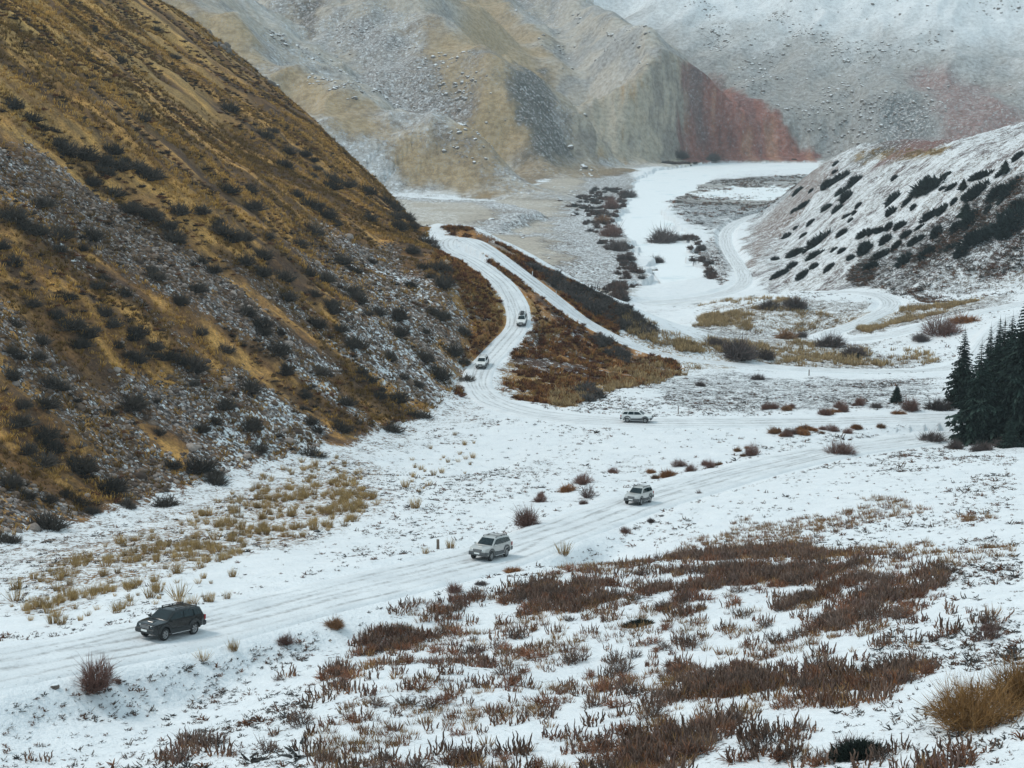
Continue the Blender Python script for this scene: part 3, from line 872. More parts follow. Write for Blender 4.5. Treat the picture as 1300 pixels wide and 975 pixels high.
def scatter(name, pms, pts, scales, mat, label, cat, group, n_ind=300, stuff_name=None, zs=None, sink=0.0, cfun=None):
    """the largest-looking n_ind as things of their own, the rest as one mass"""
    pts = np.asarray(pts, float); scales = np.asarray(scales, float)
    zs = np.ones(len(pts)) if zs is None else np.asarray(zs)
    Z = gz(pts[:, 0], pts[:, 1]) - sink * scales
    px, py = pix(pts[:, 0], pts[:, 1], Z)
    app = scales * zs / np.hypot(pts[:, 0], pts[:, 1]) * ((px > -20) & (px < 1320) & (py > -20) & (py < 1000)) * seen(pts[:, 0], pts[:, 1], Z + scales * .5)
    order = np.argsort(-app)
    ind, rest = order[:n_ind], order[n_ind:]
    out = []
    for i in ind:
        if app[i] <= 0: rest = np.append(rest, i); continue
        lb = label(pts[i], scales[i]) if callable(label) else label
        out.append(put(name, pms[rng.integers(len(pms))], (pts[i, 0], pts[i, 1], Z[i]), scales[i], None, lb, cat, group, scales[i] * zs[i]))
    if len(rest) and stuff_name:
        merge(stuff_name, pms, pts[rest], Z[rest], scales[rest], zs[rest], mat)
    return out

def merge(name, pms, pts, Z, scales, zs, mat, tints=None):
    Vs, Ts, Cs, n = [], [], [], 0
    which = rng.integers(len(pms), size=len(pts))
    for w, pm in enumerate(pms):
        p = pm[0]
        sel = np.where(which == w)[0]
        if not len(sel): continue
        a = rng.uniform(0, 6.28, len(sel)); ca, sa = np.cos(a), np.sin(a)
        V = p.V[None] * scales[sel][:, None, None]
        X = V[..., 0] * ca[:, None] - V[..., 1] * sa[:, None] + pts[sel, 0][:, None]
        Y = V[..., 0] * sa[:, None] + V[..., 1] * ca[:, None] + pts[sel, 1][:, None]
        W = V[..., 2] * zs[sel][:, None] + Z[sel][:, None]
        k = rng.uniform(.7, 1.3, len(sel))[:, None, None]
        Cc = p.C[None] * k
        if tints is not None: Cc = Cc * tints[sel][:, None, :]
        Vs.append(np.stack([X, Y, W], -1).reshape(-1, 3)); Cs.append(Cc.reshape(-1, 3))
        Ts.append((p.T[None] + (np.arange(len(sel)) * len(p.V))[:, None, None]).reshape(-1, 3) + n)
        n += len(sel) * len(p.V)
    o = link(name, mesh_np(name, np.vstack(Vs), np.vstack(Ts), {'tint': np.vstack(Cs)}, True, [mat]))
    return tag(o, kind='stuff')

# the horizon seen from the camera, column by column, to know what hides behind a ridge
_el = (GZ - CAMZ) / GY
_elmax = np.maximum.accumulate(_el, 1)
def seen(x, y, z):
    i = np.clip(np.interp(x / y, _t, np.arange(len(_t))).astype(int), 0, len(_t) - 1)
    j = np.clip(np.interp(np.log(y * .985), np.log(_r), np.arange(len(_r))).astype(int), 0, len(_r) - 1)
    return (z - CAMZ) / y > _elmax[i, j] - .0005

def spread_hill(n, keep):
    out = np.zeros((0, 2))
    while len(out) < n:
        c = np.stack([rng.uniform(-190, 8, n * 4), rng.uniform(140, 540, n * 4)], 1)
        c = c[(c[:, 0] / c[:, 1] > -.36)]
        c = c[at_field(GF['hill_l'], c[:, 0], c[:, 1]) > 1]
        c = c[seen(c[:, 0], c[:, 1], gz(c[:, 0], c[:, 1]) + .6)]
        c = c[rng.uniform(size=len(c)) < keep(c[:, 0], c[:, 1])]
        out = np.vstack([out, c])
    return out[:n]

def spread_in(poly, n, keep=None):
    """n random points inside a polygon of the place"""
    q = np.array([p[:2] for p in poly]); lo, hi = q.min(0), q.max(0)
    out = np.zeros((0, 2))
    for _ in range(40):
        c = rng.uniform(lo, hi, (max(n * 3, 200), 2))
        c = c[inside(c[:, 0], c[:, 1], q)]
        if keep is not None and len(c): c = c[rng.uniform(size=len(c)) < keep(c[:, 0], c[:, 1])]
        out = np.vstack([out, c])
        if len(out) >= n: break
    return out[:n]

def at_field(A, x, y):
    i = np.clip(np.rint(np.interp(x / y, _t, np.arange(len(_t)))).astype(int), 0, len(_t) - 1)
    j = np.clip(np.rint(np.interp(np.log(y), np.log(_r), np.arange(len(_r)))).astype(int), 0, len(_r) - 1)
    return A[i, j]

def off_road(x, y, m=5.2): return at_field(GF['road'], x, y) > m

# ------------------------------------------------------------------ shrubs of the brown hillside
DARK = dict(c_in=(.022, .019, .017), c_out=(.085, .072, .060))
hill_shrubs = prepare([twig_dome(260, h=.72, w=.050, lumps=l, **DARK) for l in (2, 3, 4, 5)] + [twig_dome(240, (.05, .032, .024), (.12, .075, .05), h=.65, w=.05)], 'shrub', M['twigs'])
HS = [(14, 131, 34), (35, 147, 34), (52, 160, 26), (81, 188, 36), (104, 195, 40), (129, 202, 40), (143, 188, 34), (173, 209, 36), (189, 221, 34), (129, 216, 36), (150, 208, 36), (136, 242, 36), (162, 262, 34), (192, 272, 36), (208, 283, 34), (226, 265, 34), (252, 265, 30), (284, 237, 36), (277, 288, 40), (293, 299, 36),
      (53, 255, 38), (18, 272, 46), (46, 288, 44), (76, 295, 40), (115, 297, 34), (178, 149, 24), (288, 135, 30), (219, 299, 34), (362, 209, 34), (312, 237, 32), (395, 221, 22), (420, 225, 26), (436, 232, 28), (466, 239, 36), (487, 253, 26), (392, 258, 34), (408, 269, 36), (471, 274, 34), (501, 272, 30), (503, 285, 34), (515, 276, 26),
      (399, 292, 38), (378, 306, 36), (540, 304, 30), (551, 313, 26), (528, 285, 18), (339, 297, 30), (307, 299, 30), (332, 322, 32), (309, 329, 32), (330, 343, 34), (358, 350, 34), (429, 329, 30), (448, 341, 26), (406, 350, 36), (563, 357, 40), (556, 338, 30), (538, 338, 26), (362, 373, 38), (397, 371, 24), (450, 378, 34),
      (316, 392, 38), (332, 408, 34), (420, 392, 28), (475, 394, 32), (501, 398, 36), (503, 419, 38), (429, 415, 26), (399, 410, 30), (18, 409, 30), (51, 430, 28), (90, 409, 38), (99, 435, 30), (119, 417, 18), (173, 418, 36), (141, 407, 34), (46, 451, 26), (21, 451, 24), (14, 474, 36), (65, 483, 40), (55, 508, 44), (21, 532, 42), (53, 548, 44), (65, 566, 40),
      (173, 453, 34), (189, 448, 30), (212, 448, 36), (242, 462, 44), (164, 508, 52), (282, 511, 34), (196, 507, 18), (254, 543, 26), (272, 532, 28), (203, 548, 20), (97, 589, 48), (53, 580, 46), (138, 615, 44), (9, 612, 40), (247, 589, 46), (275, 608, 40), (215, 589, 30), (284, 441, 34), (28, 511, 34), (138, 520, 30), (351, 441, 44), (312, 487, 50), (438, 508, 28), (432, 540, 36),
      (392, 533, 26), (492, 452, 28), (448, 434, 36), (556, 473, 40), (535, 452, 30), (533, 526, 32), (510, 475, 28), (395, 572, 36), (330, 568, 30), (316, 538, 36), (496, 542, 30), (218, 70, 22), (150, 75, 20), (195, 35, 18), (118, 35, 18), (55, 663, 46), (210, 638, 40), (100, 633, 36), (60, 630, 34), (8, 683, 36), (15, 613, 36), (160, 640, 30), (365, 190, 24), (345, 165, 18),
      (330, 420, 26), (360, 470, 26), (255, 420, 26), (225, 380, 30), (195, 350, 28), (160, 370, 26), (120, 360, 28), (85, 375, 26), (40, 385, 26), (20, 330, 34), (130, 395, 28), (270, 340, 28), (250, 365, 26), (470, 330, 20), (520, 360, 22), (480, 500, 26), (575, 445, 34), (590, 480, 30), (470, 480, 24), (405, 470, 30), (385, 500, 24), (590, 420, 26), (560, 400, 26)]
LOWER = zone([(-40, 560), (140, 560), (260, 545), (420, 500), (600, 440), (600, 540), (420, 590), (240, 660), (-40, 720)])
UPPER = zone([(-40, -10), (230, 0), (420, 150), (590, 292), (480, 300), (330, 200), (240, 180), (60, 100), (-40, 60)])
def shrub_label(x, y, w, red):
    xx, yy = np.array([x]), np.array([y])
    where = 'near the snowy foot of the brown hillside' if inside(xx, yy, LOWER)[0] else 'high on the grassy crest of the brown hillside' if inside(xx, yy, UPPER)[0] else 'half way up the brown hillside'
    size = 'large dark grey' if w >= 38 else 'small dark grey' if w <= 26 else 'medium dark grey'
    return size + ' leafless shrub ' + where
HS = HS + [(px + dx, py + dy, w) for px, py, w, dx, dy in zip(*[list(c) for c in zip(*[(*HS[k][:2], int(rng.choice((16, 20, 24, 30))), *(lambda t: (int(t), int(.75 * t + rng.integers(-6, 7))))(rng.uniform(-42, 42))) for k in rng.integers(len(HS), size=80)])])]
HS = [q for q in HS if q[1] < 640 - .19 * q[0] + 60 and q[0] < 596 and q[0] < 250 + 1.15 * q[1]]
for i, (px, py, w) in enumerate(HS):
    x, y, z = cast(px, py + w * .12)
    if y > 620: continue
    s = .5 * w * y / F * 1.17
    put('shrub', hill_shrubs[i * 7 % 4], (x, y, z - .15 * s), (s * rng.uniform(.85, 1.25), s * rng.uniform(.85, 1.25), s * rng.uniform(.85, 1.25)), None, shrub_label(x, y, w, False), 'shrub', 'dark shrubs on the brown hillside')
hillpoly = zone([(-40, -5), (228, 2), (410, 148), (560, 270), (590, 300), (560, 330), (600, 350), (636, 395), (600, 450), (590, 520), (420, 580), (250, 640), (-10, 705), (-60, 600)])
hillpoly = [(x, y) for x, y in hillpoly if y < 700]
dwarf = prepare([twig_dome(46, (.05, .034, .022), (.14, .088, .048), h=.6, w=.12, forks=1, lumps=2), twig_dome(46, (.022, .018, .016), (.055, .045, .038), h=.7, w=.12, forks=1, lumps=2), twig_dome(46, (.07, .03, .016), (.15, .065, .03), h=.5, w=.12, forks=1, lumps=2)], 'dwarf_shrub', M['twigs'])
def hill_keep(x, y):
    cs_, fl_ = x * .10 + y * .995, x * .995 - y * .10
    return sstep(.46, .60, fbm(cs_ / 5, fl_ / 14, 201, 3, 0)) * (at_field(GF['hill_l'], x, y) > 1.5) * off_road(x, y, 5) * (1 - .75 * at_field(SCREE, x, y))
pp = spread_hill(7500, hill_keep)
merge('undergrowth', dwarf, pp, gz(pp[:, 0], pp[:, 1]), rng.uniform(.45, 1.15, len(pp)), rng.uniform(.6, 1.0, len(pp)), M['twigs'])
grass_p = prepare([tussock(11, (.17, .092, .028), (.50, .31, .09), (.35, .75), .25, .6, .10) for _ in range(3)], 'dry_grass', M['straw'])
def grass_keep(x, y):
    return (at_field(GF['hill_l'], x, y) > 1) * off_road(x, y, 5) * (1 - .85 * at_field(SCREE, x, y)) * sstep(.36, .56, fbm((x * .10 + y * .995) / 7, (x * .995 - y * .10) / 22, 203, 3, 0))
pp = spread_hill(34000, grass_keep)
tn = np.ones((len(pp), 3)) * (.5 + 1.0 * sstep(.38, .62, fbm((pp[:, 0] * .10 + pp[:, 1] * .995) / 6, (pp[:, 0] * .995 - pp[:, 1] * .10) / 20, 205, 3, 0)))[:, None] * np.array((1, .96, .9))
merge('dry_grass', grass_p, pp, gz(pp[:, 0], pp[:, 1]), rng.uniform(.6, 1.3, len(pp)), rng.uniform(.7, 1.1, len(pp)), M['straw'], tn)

# ------------------------------------------------------------------ rusty grass on the road cuttings and the spur
rust_p = prepare([tussock(12, (.20, .085, .028), (.50, .225, .075), (.35, .8), .28, .6, .10), tussock(12, (.16, .09, .03), (.46, .29, .10), (.35, .8), .28, .6, .10), twig_dome(40, (.07, .026, .014), (.16, .06, .028), h=.6, w=.12, forks=1, lumps=2)], 'rusty_grass', M['straw'])
pts_ = []
for q, nn_ in (([(560, 318), (606, 342), (644, 380), (654, 412), (630, 442), (606, 470), (598, 500), (576, 503), (588, 450), (602, 415), (584, 375), (548, 335)], 1700),
               ([(662, 350), (700, 380), (740, 409), (800, 440), (860, 458), (865, 474), (800, 492), (770, 500), (720, 517), (672, 510), (636, 500), (640, 470), (660, 440), (676, 412), (666, 384)], 3600),
               ([(560, 288), (596, 304), (622, 320), (655, 343), (700, 378), (740, 407), (785, 430), (785, 388), (740, 364), (700, 345), (640, 312), (600, 290)], 2500), ([(600, 312), (612, 318), (660, 352), (662, 372), (640, 352), (618, 330)], 340)):
    pts_.append(spread_in(zone(q), nn_, lambda x, y: off_road(x, y, 3.3) * sstep(.36, .55, fbm(x / 5, y / 5, 207, 3))))
pp = np.vstack(pts_)
merge('rusty_grass', rust_p, pp, gz(pp[:, 0], pp[:, 1]), rng.uniform(.6, 1.3, len(pp)), rng.uniform(.7, 1.1, len(pp)), M['straw'])
dense = prepare([twig_dome(90, (.042, .036, .033), (.105, .092, .084), h=.8, w=.10, forks=2, lumps=3) for _ in range(2)], 'thicket', M['twigs'])
pp = np.vstack([spread_in(zone([(705, 347), (742, 366), (800, 392), (822, 404), (832, 424), (812, 430), (780, 416), (742, 392), (700, 362), (660, 332)]), 210, lambda x, y: off_road(x, y, 6)),
                spread_in(zone([(748, 428), (775, 432), (800, 452), (790, 462), (770, 450)]), 26), spread_in(zone([(735, 492), (752, 490), (765, 505), (745, 510)]), 14)])
merge('undergrowth', dense, pp, gz(pp[:, 0], pp[:, 1]), rng.uniform(1.2, 2.1, len(pp)), rng.uniform(.8, 1.1, len(pp)), M['twigs'])

will = prepare([twig_dome(90, (.055, .036, .030), (.13, .085, .07), h=.95, w=.09, forks=2, lumps=3) for _ in range(2)] + [twig_dome(90, (.045, .038, .036), (.10, .085, .08), h=.9, w=.09, forks=2, lumps=3)], 'undergrowth', M['twigs'])
pp = np.vstack([spread_in(zone(q), n_, lambda x, y: (at_field(GF['river'], x, y) < 0) * off_road(x, y, 7) * (.15 + sstep(.4, .55, fbm(x / 16, y / 16, 209, 3)))) for q, n_ in (([(720, 262), (755, 240), (792, 238), (795, 262), (782, 285), (800, 318), (806, 335), (790, 340), (768, 318), (745, 290)], 190), ([(780, 340), (806, 340), (822, 356), (800, 366), (760, 372), (740, 365)], 70), ([(868, 300), (885, 302), (905, 335), (905, 355), (885, 350), (872, 330)], 40), ([(840, 205), (960, 204), (1030, 204), (960, 208), (850, 209)], 50))])
merge('undergrowth', will, pp, gz(pp[:, 0], pp[:, 1]), rng.uniform(1.5, 3.4, len(pp)), rng.uniform(.8, 1.1, len(pp)), M['twigs'])

# ------------------------------------------------------------------ dark stalk shrubs of the near slope
SB, SM_, STP = (.21, .09, .036), (.088, .052, .036), (.14, .092, .070)
stalks = prepare([stalk_clump(n_, r_, SB, SM_, STP, h_, .046) for n_, r_, h_ in ((11, .5, (.4, 1.2)), (14, .65, (.45, 1.3)), (8, .42, (.3, .95)), (15, .8, (.35, 1.1)), (5, .35, (.25, .9)))] +
                 [stalk_clump(12, .5, (.18, .075, .035), (.10, .052, .038), (.15, .10, .085), (.4, .8), .05)] + [twig_dome(60, (.13, .05, .028), (.20, .10, .06), h=.8, w=.05, forks=2, lumps=3), twig_dome(55, (.07, .045, .036), (.14, .10, .08), h=.9, w=.05, forks=2, lumps=2), tussock(34, (.16, .075, .03), (.33, .20, .09), (.3, .65), .4, .7, .04)], 'stalk_shrub', M['twigs'])
A_ = zone([(388, 905), (402, 862), (452, 806), (520, 768), (600, 748), (700, 728), (800, 716), (900, 702), (1000, 694), (1110, 703), (1200, 728), (1195, 762), (1120, 800), (1085, 828), (1170, 845), (1130, 890), (960, 905), (860, 990), (420, 990), (380, 950)])
B_ = [zone(q) for q in ([(800, 735), (880, 720), (950, 712), (1040, 700), (1100, 712), (1110, 760), (1040, 775), (960, 775), (880, 785), (830, 775)], [(850, 850), (900, 830), (990, 835), (1030, 870), (960, 890), (880, 885)], [(410, 858), (460, 806), (560, 765), (700, 735), (720, 755), (600, 790), (500, 830), (430, 880)],
                        [(640, 755), (720, 745), (830, 725), (850, 750), (760, 775), (660, 780)], [(880, 925), (960, 905), (990, 940), (900, 975), (780, 975), (800, 940)])]
def stalk_keep(x, y):
    g = x * .71 - y * .70; h_ = x * .70 + y * .71
    k = .7 * sstep(.50, .60, fbm(g / 2.0, h_ / 4.4, 211, 4, 0)) * sstep(.38, .5, fbm(x / 15, y / 15, 213, 2))
    for b in B_:
        k = np.maximum(k, inside(x, y, b) * .85 * sstep(.50, .58, fbm(g / 1.9, h_ / 3.8, 215, 4, 0)))
    return np.maximum(k, .05)
pp = np.vstack([spread_in(A_, 2500, stalk_keep)] + [spread_in(zone(q), n_) for q, n_ in (([(195, 965), (240, 940), (275, 945), (230, 970)], 26), ([(0, 955), (60, 950), (60, 970), (0, 975)], 2), ([(1110, 850), (1175, 842), (1180, 855), (1120, 890), (1100, 880)], 28), ([(1000, 900), (1200, 850), (1290, 790), (1200, 760), (1080, 830)], 40), ([(940, 930), (1040, 920), (1060, 975), (930, 975)], 36), ([(1100, 960), (1220, 940), (1240, 975), (1100, 975)], 16), ([(300, 870), (400, 840), (390, 960), (250, 960)], 10))])
scatter('stalk_shrub', stalks, pp, rng.uniform(.55, 1.12, len(pp)), M['twigs'], 'dark red brown scrub clump growing from the snow of the near slope', 'shrub', 'dark stalk shrubs on the near slope', 300, 'undergrowth')
tuft_p = prepare([tussock(26, (.17, .085, .035), (.36, .23, .11), (.25, .5), .25, .8, .035), tussock(22, (.14, .06, .03), (.26, .13, .07), (.2, .42), .25, .8, .035)], 'dry_grass', M['straw'])
pp = np.vstack([spread_in(A_, 1500, lambda x, y: sstep(.45, .6, fbm(x / 4, y / 4, 217, 3)) * .8 + .03), spread_in(zone([(700, 725), (860, 690), (960, 650), (1120, 630), (1290, 660), (1290, 740), (1120, 705), (900, 705), (760, 728)]), 900, lambda x, y: sstep(.5, .6, fbm(x / 9, y / 9, 218, 3)))])
merge('dry_grass', tuft_p, pp, gz(pp[:, 0], pp[:, 1]), rng.uniform(.6, 1.25, len(pp)), np.ones(len(pp)), M['straw'])

# ------------------------------------------------------------------ straw tussocks at the foot of the hillside
straw = prepare([tussock(n_, (.22, .12, .04), (.46, .33, .15), (.55, 1.05), .30, s_, .035) for n_, s_ in ((70, .5), (60, .65), (80, .4), (50, .8))], 'grass_tussock', M['straw'])
T1 = zone([(150, 690), (235, 660), (330, 605), (400, 575), (455, 590), (480, 640), (445, 668), (350, 690), (260, 720), (100, 768), (10, 780), (20, 740)])
pp = np.vstack([spread_in(T1, 640, lambda x, y: sstep(.44, .62, fbm(x / 4, y / 4, 221, 4)) * .8 + .12), spread_in(zone([(330, 612), (430, 580), (470, 630), (430, 665), (310, 690)]), 110, lambda x, y: sstep(.42, .55, fbm(x / 5, y / 5, 223, 3)) + .05),
                spread_in(zone([(0, 760), (140, 750), (300, 730), (300, 765), (100, 795), (0, 790)]), 60), spread_in(zone([(480, 590), (600, 540), (640, 560), (520, 640)]), 30)])
pp = pp[off_road(pp[:, 0], pp[:, 1], 5)]
sc_ = rng.uniform(.3, .95, len(pp)); sc_ = np.where(rng.uniform(size=len(pp)) < .15, sc_ * 1.4, sc_)
scatter('grass_tussock', straw, pp, sc_, M['straw'], 'straw coloured grass tussock in the snow at the foot of the brown hillside', 'grass tussock', 'straw tussocks below the brown hillside', 260, 'dry_grass')
for px, py, w, lb in ((527, 645, 22, 'lone pale grass tussock on the open snow below the brown hillside'), (296, 826, 22, 'tall golden grass tussock beside the road, behind the black car'), (288, 760, 16, 'golden tussock on the far road edge behind the black car'), (237, 768, 12, 'thin tuft of grass right behind the black car roof'),
                      (715, 704, 26, 'round yellow grass tussock on the road edge between the two silver cars'), (572, 696, 18, 'ochre tussock beside the post near the silver car'), (540, 703, 14, 'small ochre tussock on the left of the roadside post'), (258, 838, 22, 'flattened rusty tussock below the road, behind the black car')):
    x, y, z = cast(px, py)
    put('grass_tussock', straw[rng.integers(4)], (x, y, z), w / 1.25 * y / F, None, lb, 'grass tussock', None)
# mid valley straw
mid_p = prepare([tussock(16, (.22, .13, .055), (.46, .34, .18), (.6, 1.1), .5, .6, .12) for _ in range(3)], 'dry_grass', M['straw'])
pp = np.vstack([spread_in(zone(q), n_, lambda x, y: off_road(x, y, 5.5) * (sstep(.42, .56, fbm(x / 8, y / 8, 225, 3)) + .06)) for q, n_ in (([(890, 400), (1000, 392), (1060, 400), (1040, 418), (960, 422), (880, 415)], 560), ([(1040, 415), (1100, 395), (1200, 386), (1260, 376), (1180, 403), (1100, 424)], 620), ([(850, 478), (960, 462), (1010, 466), (1120, 465), (1100, 440), (1000, 432), (900, 430)], 620),
       ([(790, 392), (850, 418), (895, 445), (880, 460), (840, 450), (800, 430)], 330), ([(870, 386), (985, 388), (1020, 380), (900, 384)], 120), ([(770, 470), (830, 455), (860, 475), (830, 490), (770, 500)], 200), ([(690, 500), (740, 490), (760, 520), (700, 515)], 90), ([(1090, 193), (1150, 190), (1205, 186), (1195, 194), (1120, 201)], 160), ([(1130, 445), (1190, 440), (1190, 462), (1120, 465)], 60))])
merge('dry_grass', mid_p, pp, gz(pp[:, 0], pp[:, 1]), rng.uniform(.7, 1.4, len(pp)), rng.uniform(.8, 1.1, len(pp)), M['straw'])

# ------------------------------------------------------------------ sprigs that poke through the snow, all over the floor
sprig = prepare([twig_dome(10, (.06, .045, .035), (.13, .095, .07), h=.7, w=.14, forks=1, lumps=2), twig_dome(9, (.045, .042, .04), (.085, .08, .075), h=.5, w=.16, forks=1, lumps=1), twig_dome(9, (.10, .045, .025), (.19, .09, .05), h=.6, w=.14, forks=1, lumps=1)], 'low_scrub', M['twigs'])
def floor_keep(x, y):
    return off_road(x, y, 5.0) * (at_field(GF['hill_l'], x, y) < 1) * (.10 + sstep(.47, .62, fbm(x / 12, y / 12, 231, 4)) + .4 * sstep(8.5, 6, at_field(GF['road'], x, y)))
pp = np.vstack([spread_in(zone(q), n_, floor_keep) for q, n_ in (([(-30, 700), (240, 650), (420, 585), (600, 525), (800, 545), (1190, 545), (1290, 580), (1290, 700), (1100, 700), (750, 722), (450, 800), (0, 960), (-30, 900)], 5200), ([(640, 515), (700, 510), (860, 480), (1190, 480), (1190, 522), (860, 530), (700, 524)], 2600), ([(0, 860), (400, 800), (390, 975), (0, 975)], 900),
      ([(1190, 700), (1300, 660), (1300, 975), (1000, 975)], 1300), ([(880, 385), (1290, 370), (1290, 470), (1000, 470), (880, 450)], 2600))])
merge('low_scrub', sprig, pp, gz(pp[:, 0], pp[:, 1]), np.exp(rng.normal(-1.25, .42, len(pp))) * (1 + .0012 * pp[:, 1]), rng.uniform(.4, .9, len(pp)), M['twigs'])
for q, n_, sc in (([(845, 252), (885, 234), (960, 225), (1025, 221), (1012, 240), (985, 262), (930, 284), (905, 298), (880, 288), (860, 275)], 1100, (1.2, 3.2)), ([(905, 300), (922, 322), (936, 346), (915, 362), (890, 350), (880, 325)], 200, (.8, 1.8)), ([(1075, 356), (1090, 328), (1150, 302), (1220, 264), (1300, 218), (1300, 345), (1230, 362), (1190, 366), (1140, 376)], 2600, (.9, 2.2)), ([(650, 335), (760, 320), (790, 345), (780, 372), (740, 378), (690, 360)], 260, (.5, 1.2)), ([(1150, 372), (1300, 335), (1300, 372), (1180, 385)], 500, (.6, 1.3))):
    pp = spread_in(zone(q), n_, lambda x, y: off_road(x, y, 6) * (at_field(GF['river'], x, y) < -1) * (.08 + sstep(.45, .58, fbm(x / 18, y / 18, 233, 3))))
    if len(pp): merge('low_scrub', sprig, pp, gz(pp[:, 0], pp[:, 1]), rng.uniform(sc[0], sc[1], len(pp)), rng.uniform(.5, .9, len(pp)), M['twigs'])

# ------------------------------------------------------------------ single bushes one can point at
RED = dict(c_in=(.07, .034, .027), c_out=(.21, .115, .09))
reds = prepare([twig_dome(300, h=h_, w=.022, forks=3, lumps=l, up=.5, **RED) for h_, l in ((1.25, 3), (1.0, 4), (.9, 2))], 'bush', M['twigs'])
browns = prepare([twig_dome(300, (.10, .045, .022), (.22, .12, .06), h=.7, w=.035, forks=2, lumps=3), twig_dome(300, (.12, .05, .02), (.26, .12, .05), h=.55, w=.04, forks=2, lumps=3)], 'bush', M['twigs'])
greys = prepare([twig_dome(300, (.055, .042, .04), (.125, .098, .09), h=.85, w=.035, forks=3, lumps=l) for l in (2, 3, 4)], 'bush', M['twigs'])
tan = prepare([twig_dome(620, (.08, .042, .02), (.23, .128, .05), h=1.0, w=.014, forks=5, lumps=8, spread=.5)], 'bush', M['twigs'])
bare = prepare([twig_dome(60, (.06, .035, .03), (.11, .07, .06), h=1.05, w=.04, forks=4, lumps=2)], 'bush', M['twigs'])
BUSH = [(113, 872, 74, reds, 0, 'round red brown twiggy bush on the snow below the black car'), (150, 868, 16, reds, 2, 'small reddish tuft on the right of the round red brown bush'), (421, 795, 38, browns, 0, 'rust brown bush on the near road edge, right of the black car'), (364, 816, 30, reds, 2, 'low dark red bush near the road, left of the rust brown one'), (577, 752, 30, reds, 1, 'dark red brown bush below the silver car near the stalk slope'),
        (610, 742, 18, greys, 1, 'small grey twiggy bush under the front silver car'), (674, 666, 48, reds, 0, 'large red brown bush on the snowbank behind the two silver cars'), (650, 727, 26, browns, 1, 'flat rusty bush on the near side of the road by the silver car'), (740, 640, 16, reds, 1, 'small reddish bush beside the bare one above the road'), (752, 632, 34, bare, 0, 'pale bare bush on the upper road edge left of the third car'),
        (792, 675, 18, reds, 2, 'low red bush on the near road edge below the third car'), (828, 663, 14, greys, 0, 'small grey bush on the near road edge below the third car'), (1063, 577, 42, reds, 2, 'wide pinkish brown bush on the road edge left of the big spruces'), (1120, 543, 18, browns, 0, 'brown bush between the two roads left of the spruces'), (1075, 550, 18, reds, 1, 'dark reddish bush between the two roads'), (890, 628, 14, bare, 0, 'thin bare bush on the near road edge right of the third car'),
        (1250, 808, 52, bare, 0, 'bare twiggy bush with a reddish heart on the snow at the right'), (1252, 800, 26, reds, 1, 'reddish inner bush inside the bare twiggy one'), (1240, 922, 116, tan, 0, 'large tan fine twigged bush on the right snow slope'), (1312, 893, 110, tan, 0, 'second tan bush cut by the right edge, behind the large one'), (1068, 955, 56, bare, 0, 'bare grey twigs on the left of the dark evergreen bush'),
        (830, 600, 18, browns, 1, 'orange brown low bush above the road beyond the third car'), (860, 592, 22, reds, 2, 'low reddish bush above the road right of the third car'), (780, 600, 16, reds, 2, 'low reddish bush above the road left of the third car'), (1160, 522, 34, reds, 0, 'russet bush beside the small spruce'), (1142, 525, 20, browns, 1, 'orange brown bush at the foot of the small spruce'), (1195, 520, 40, greys, 0, 'grey bush between the small spruce and the big spruces'),
        (1115, 518, 22, greys, 1, 'grey brown bush on the left of the small spruce'), (1180, 560, 36, greys, 2, 'greyish bush at the foot of the left big spruce'), (1215, 570, 30, greys, 0, 'pinkish grey bush in front of the big spruces'), (1245, 572, 36, greys, 1, 'grey twiggy bush in front of the big spruces, right of the pinkish one'), (1280, 568, 34, greys, 2, 'grey green bush in front of the spruces at the right edge'), (1270, 512, 16, browns, 1, 'orange bush glimpsed between the big spruces'),
        (840, 308, 52, greys, 0, 'large bare willow standing in the frozen river'), (858, 306, 30, greys, 1, 'grey willow on the right of the large one in the frozen river'), (835, 334, 26, greys, 2, 'small bare willow in the frozen river below the large one'), (795, 250, 26, greys, 2, 'grey willow at the upper left bank of the frozen river'), (780, 265, 30, reds, 0, 'reddish willow on the left bank below the grey one'), (762, 282, 30, browns, 0, 'brown willow on the left bank'),
        (775, 300, 40, reds, 1, 'wide red brown willow on the left bank'), (785, 318, 36, greys, 0, 'dark willow on the left bank beside the snowy terrace'), (793, 330, 26, greys, 1, 'lowest dark willow on the left bank'), (700, 208 + 200, 0, greys, 0, ''), (932, 452, 64, greys, 0, 'wide dark thicket left in the hollow above the middle road'), (965, 455, 44, greys, 1, 'dark thicket beside the wide one in the hollow'), (905, 440, 36, greys, 2, 'dark thicket at the left end of the hollow'), (994, 430, 36, browns, 0, 'brown thicket behind the hollow'),
        (1015, 428, 22, greys, 1, 'dark bush right of the brown thicket behind the hollow'), (1050, 440, 44, greys, 2, 'dark thicket on the right side of the hollow'), (1085, 452, 40, greys, 0, 'dark thicket at the right end of the hollow'), (1010, 390, 44, greys, 1, 'long dark bush between the valley bends'), (980, 392, 30, greys, 2, 'dark bush on the left of the long one between the valley bends'), (1190, 425, 56, reds, 2, 'long reddish brush strip between the two right bends'), (1225, 408, 40, browns, 1, 'rusty brush between the two right bends'), (1170, 432, 30, greys, 1, 'grey brush at the lower end of the reddish strip'),
        (866, 200, 26, greys, 2, 'bare tree crown bush at the foot of the red cliff, left'), (905, 203, 26, greys, 0, 'bare bush at the foot of the red cliff, right of the first'), (890, 490, 20, greys, 1, 'grey bush on the snow left of the roadside marker'), (960, 482, 20, greys, 0, 'grey bush on the snow above the middle road')]
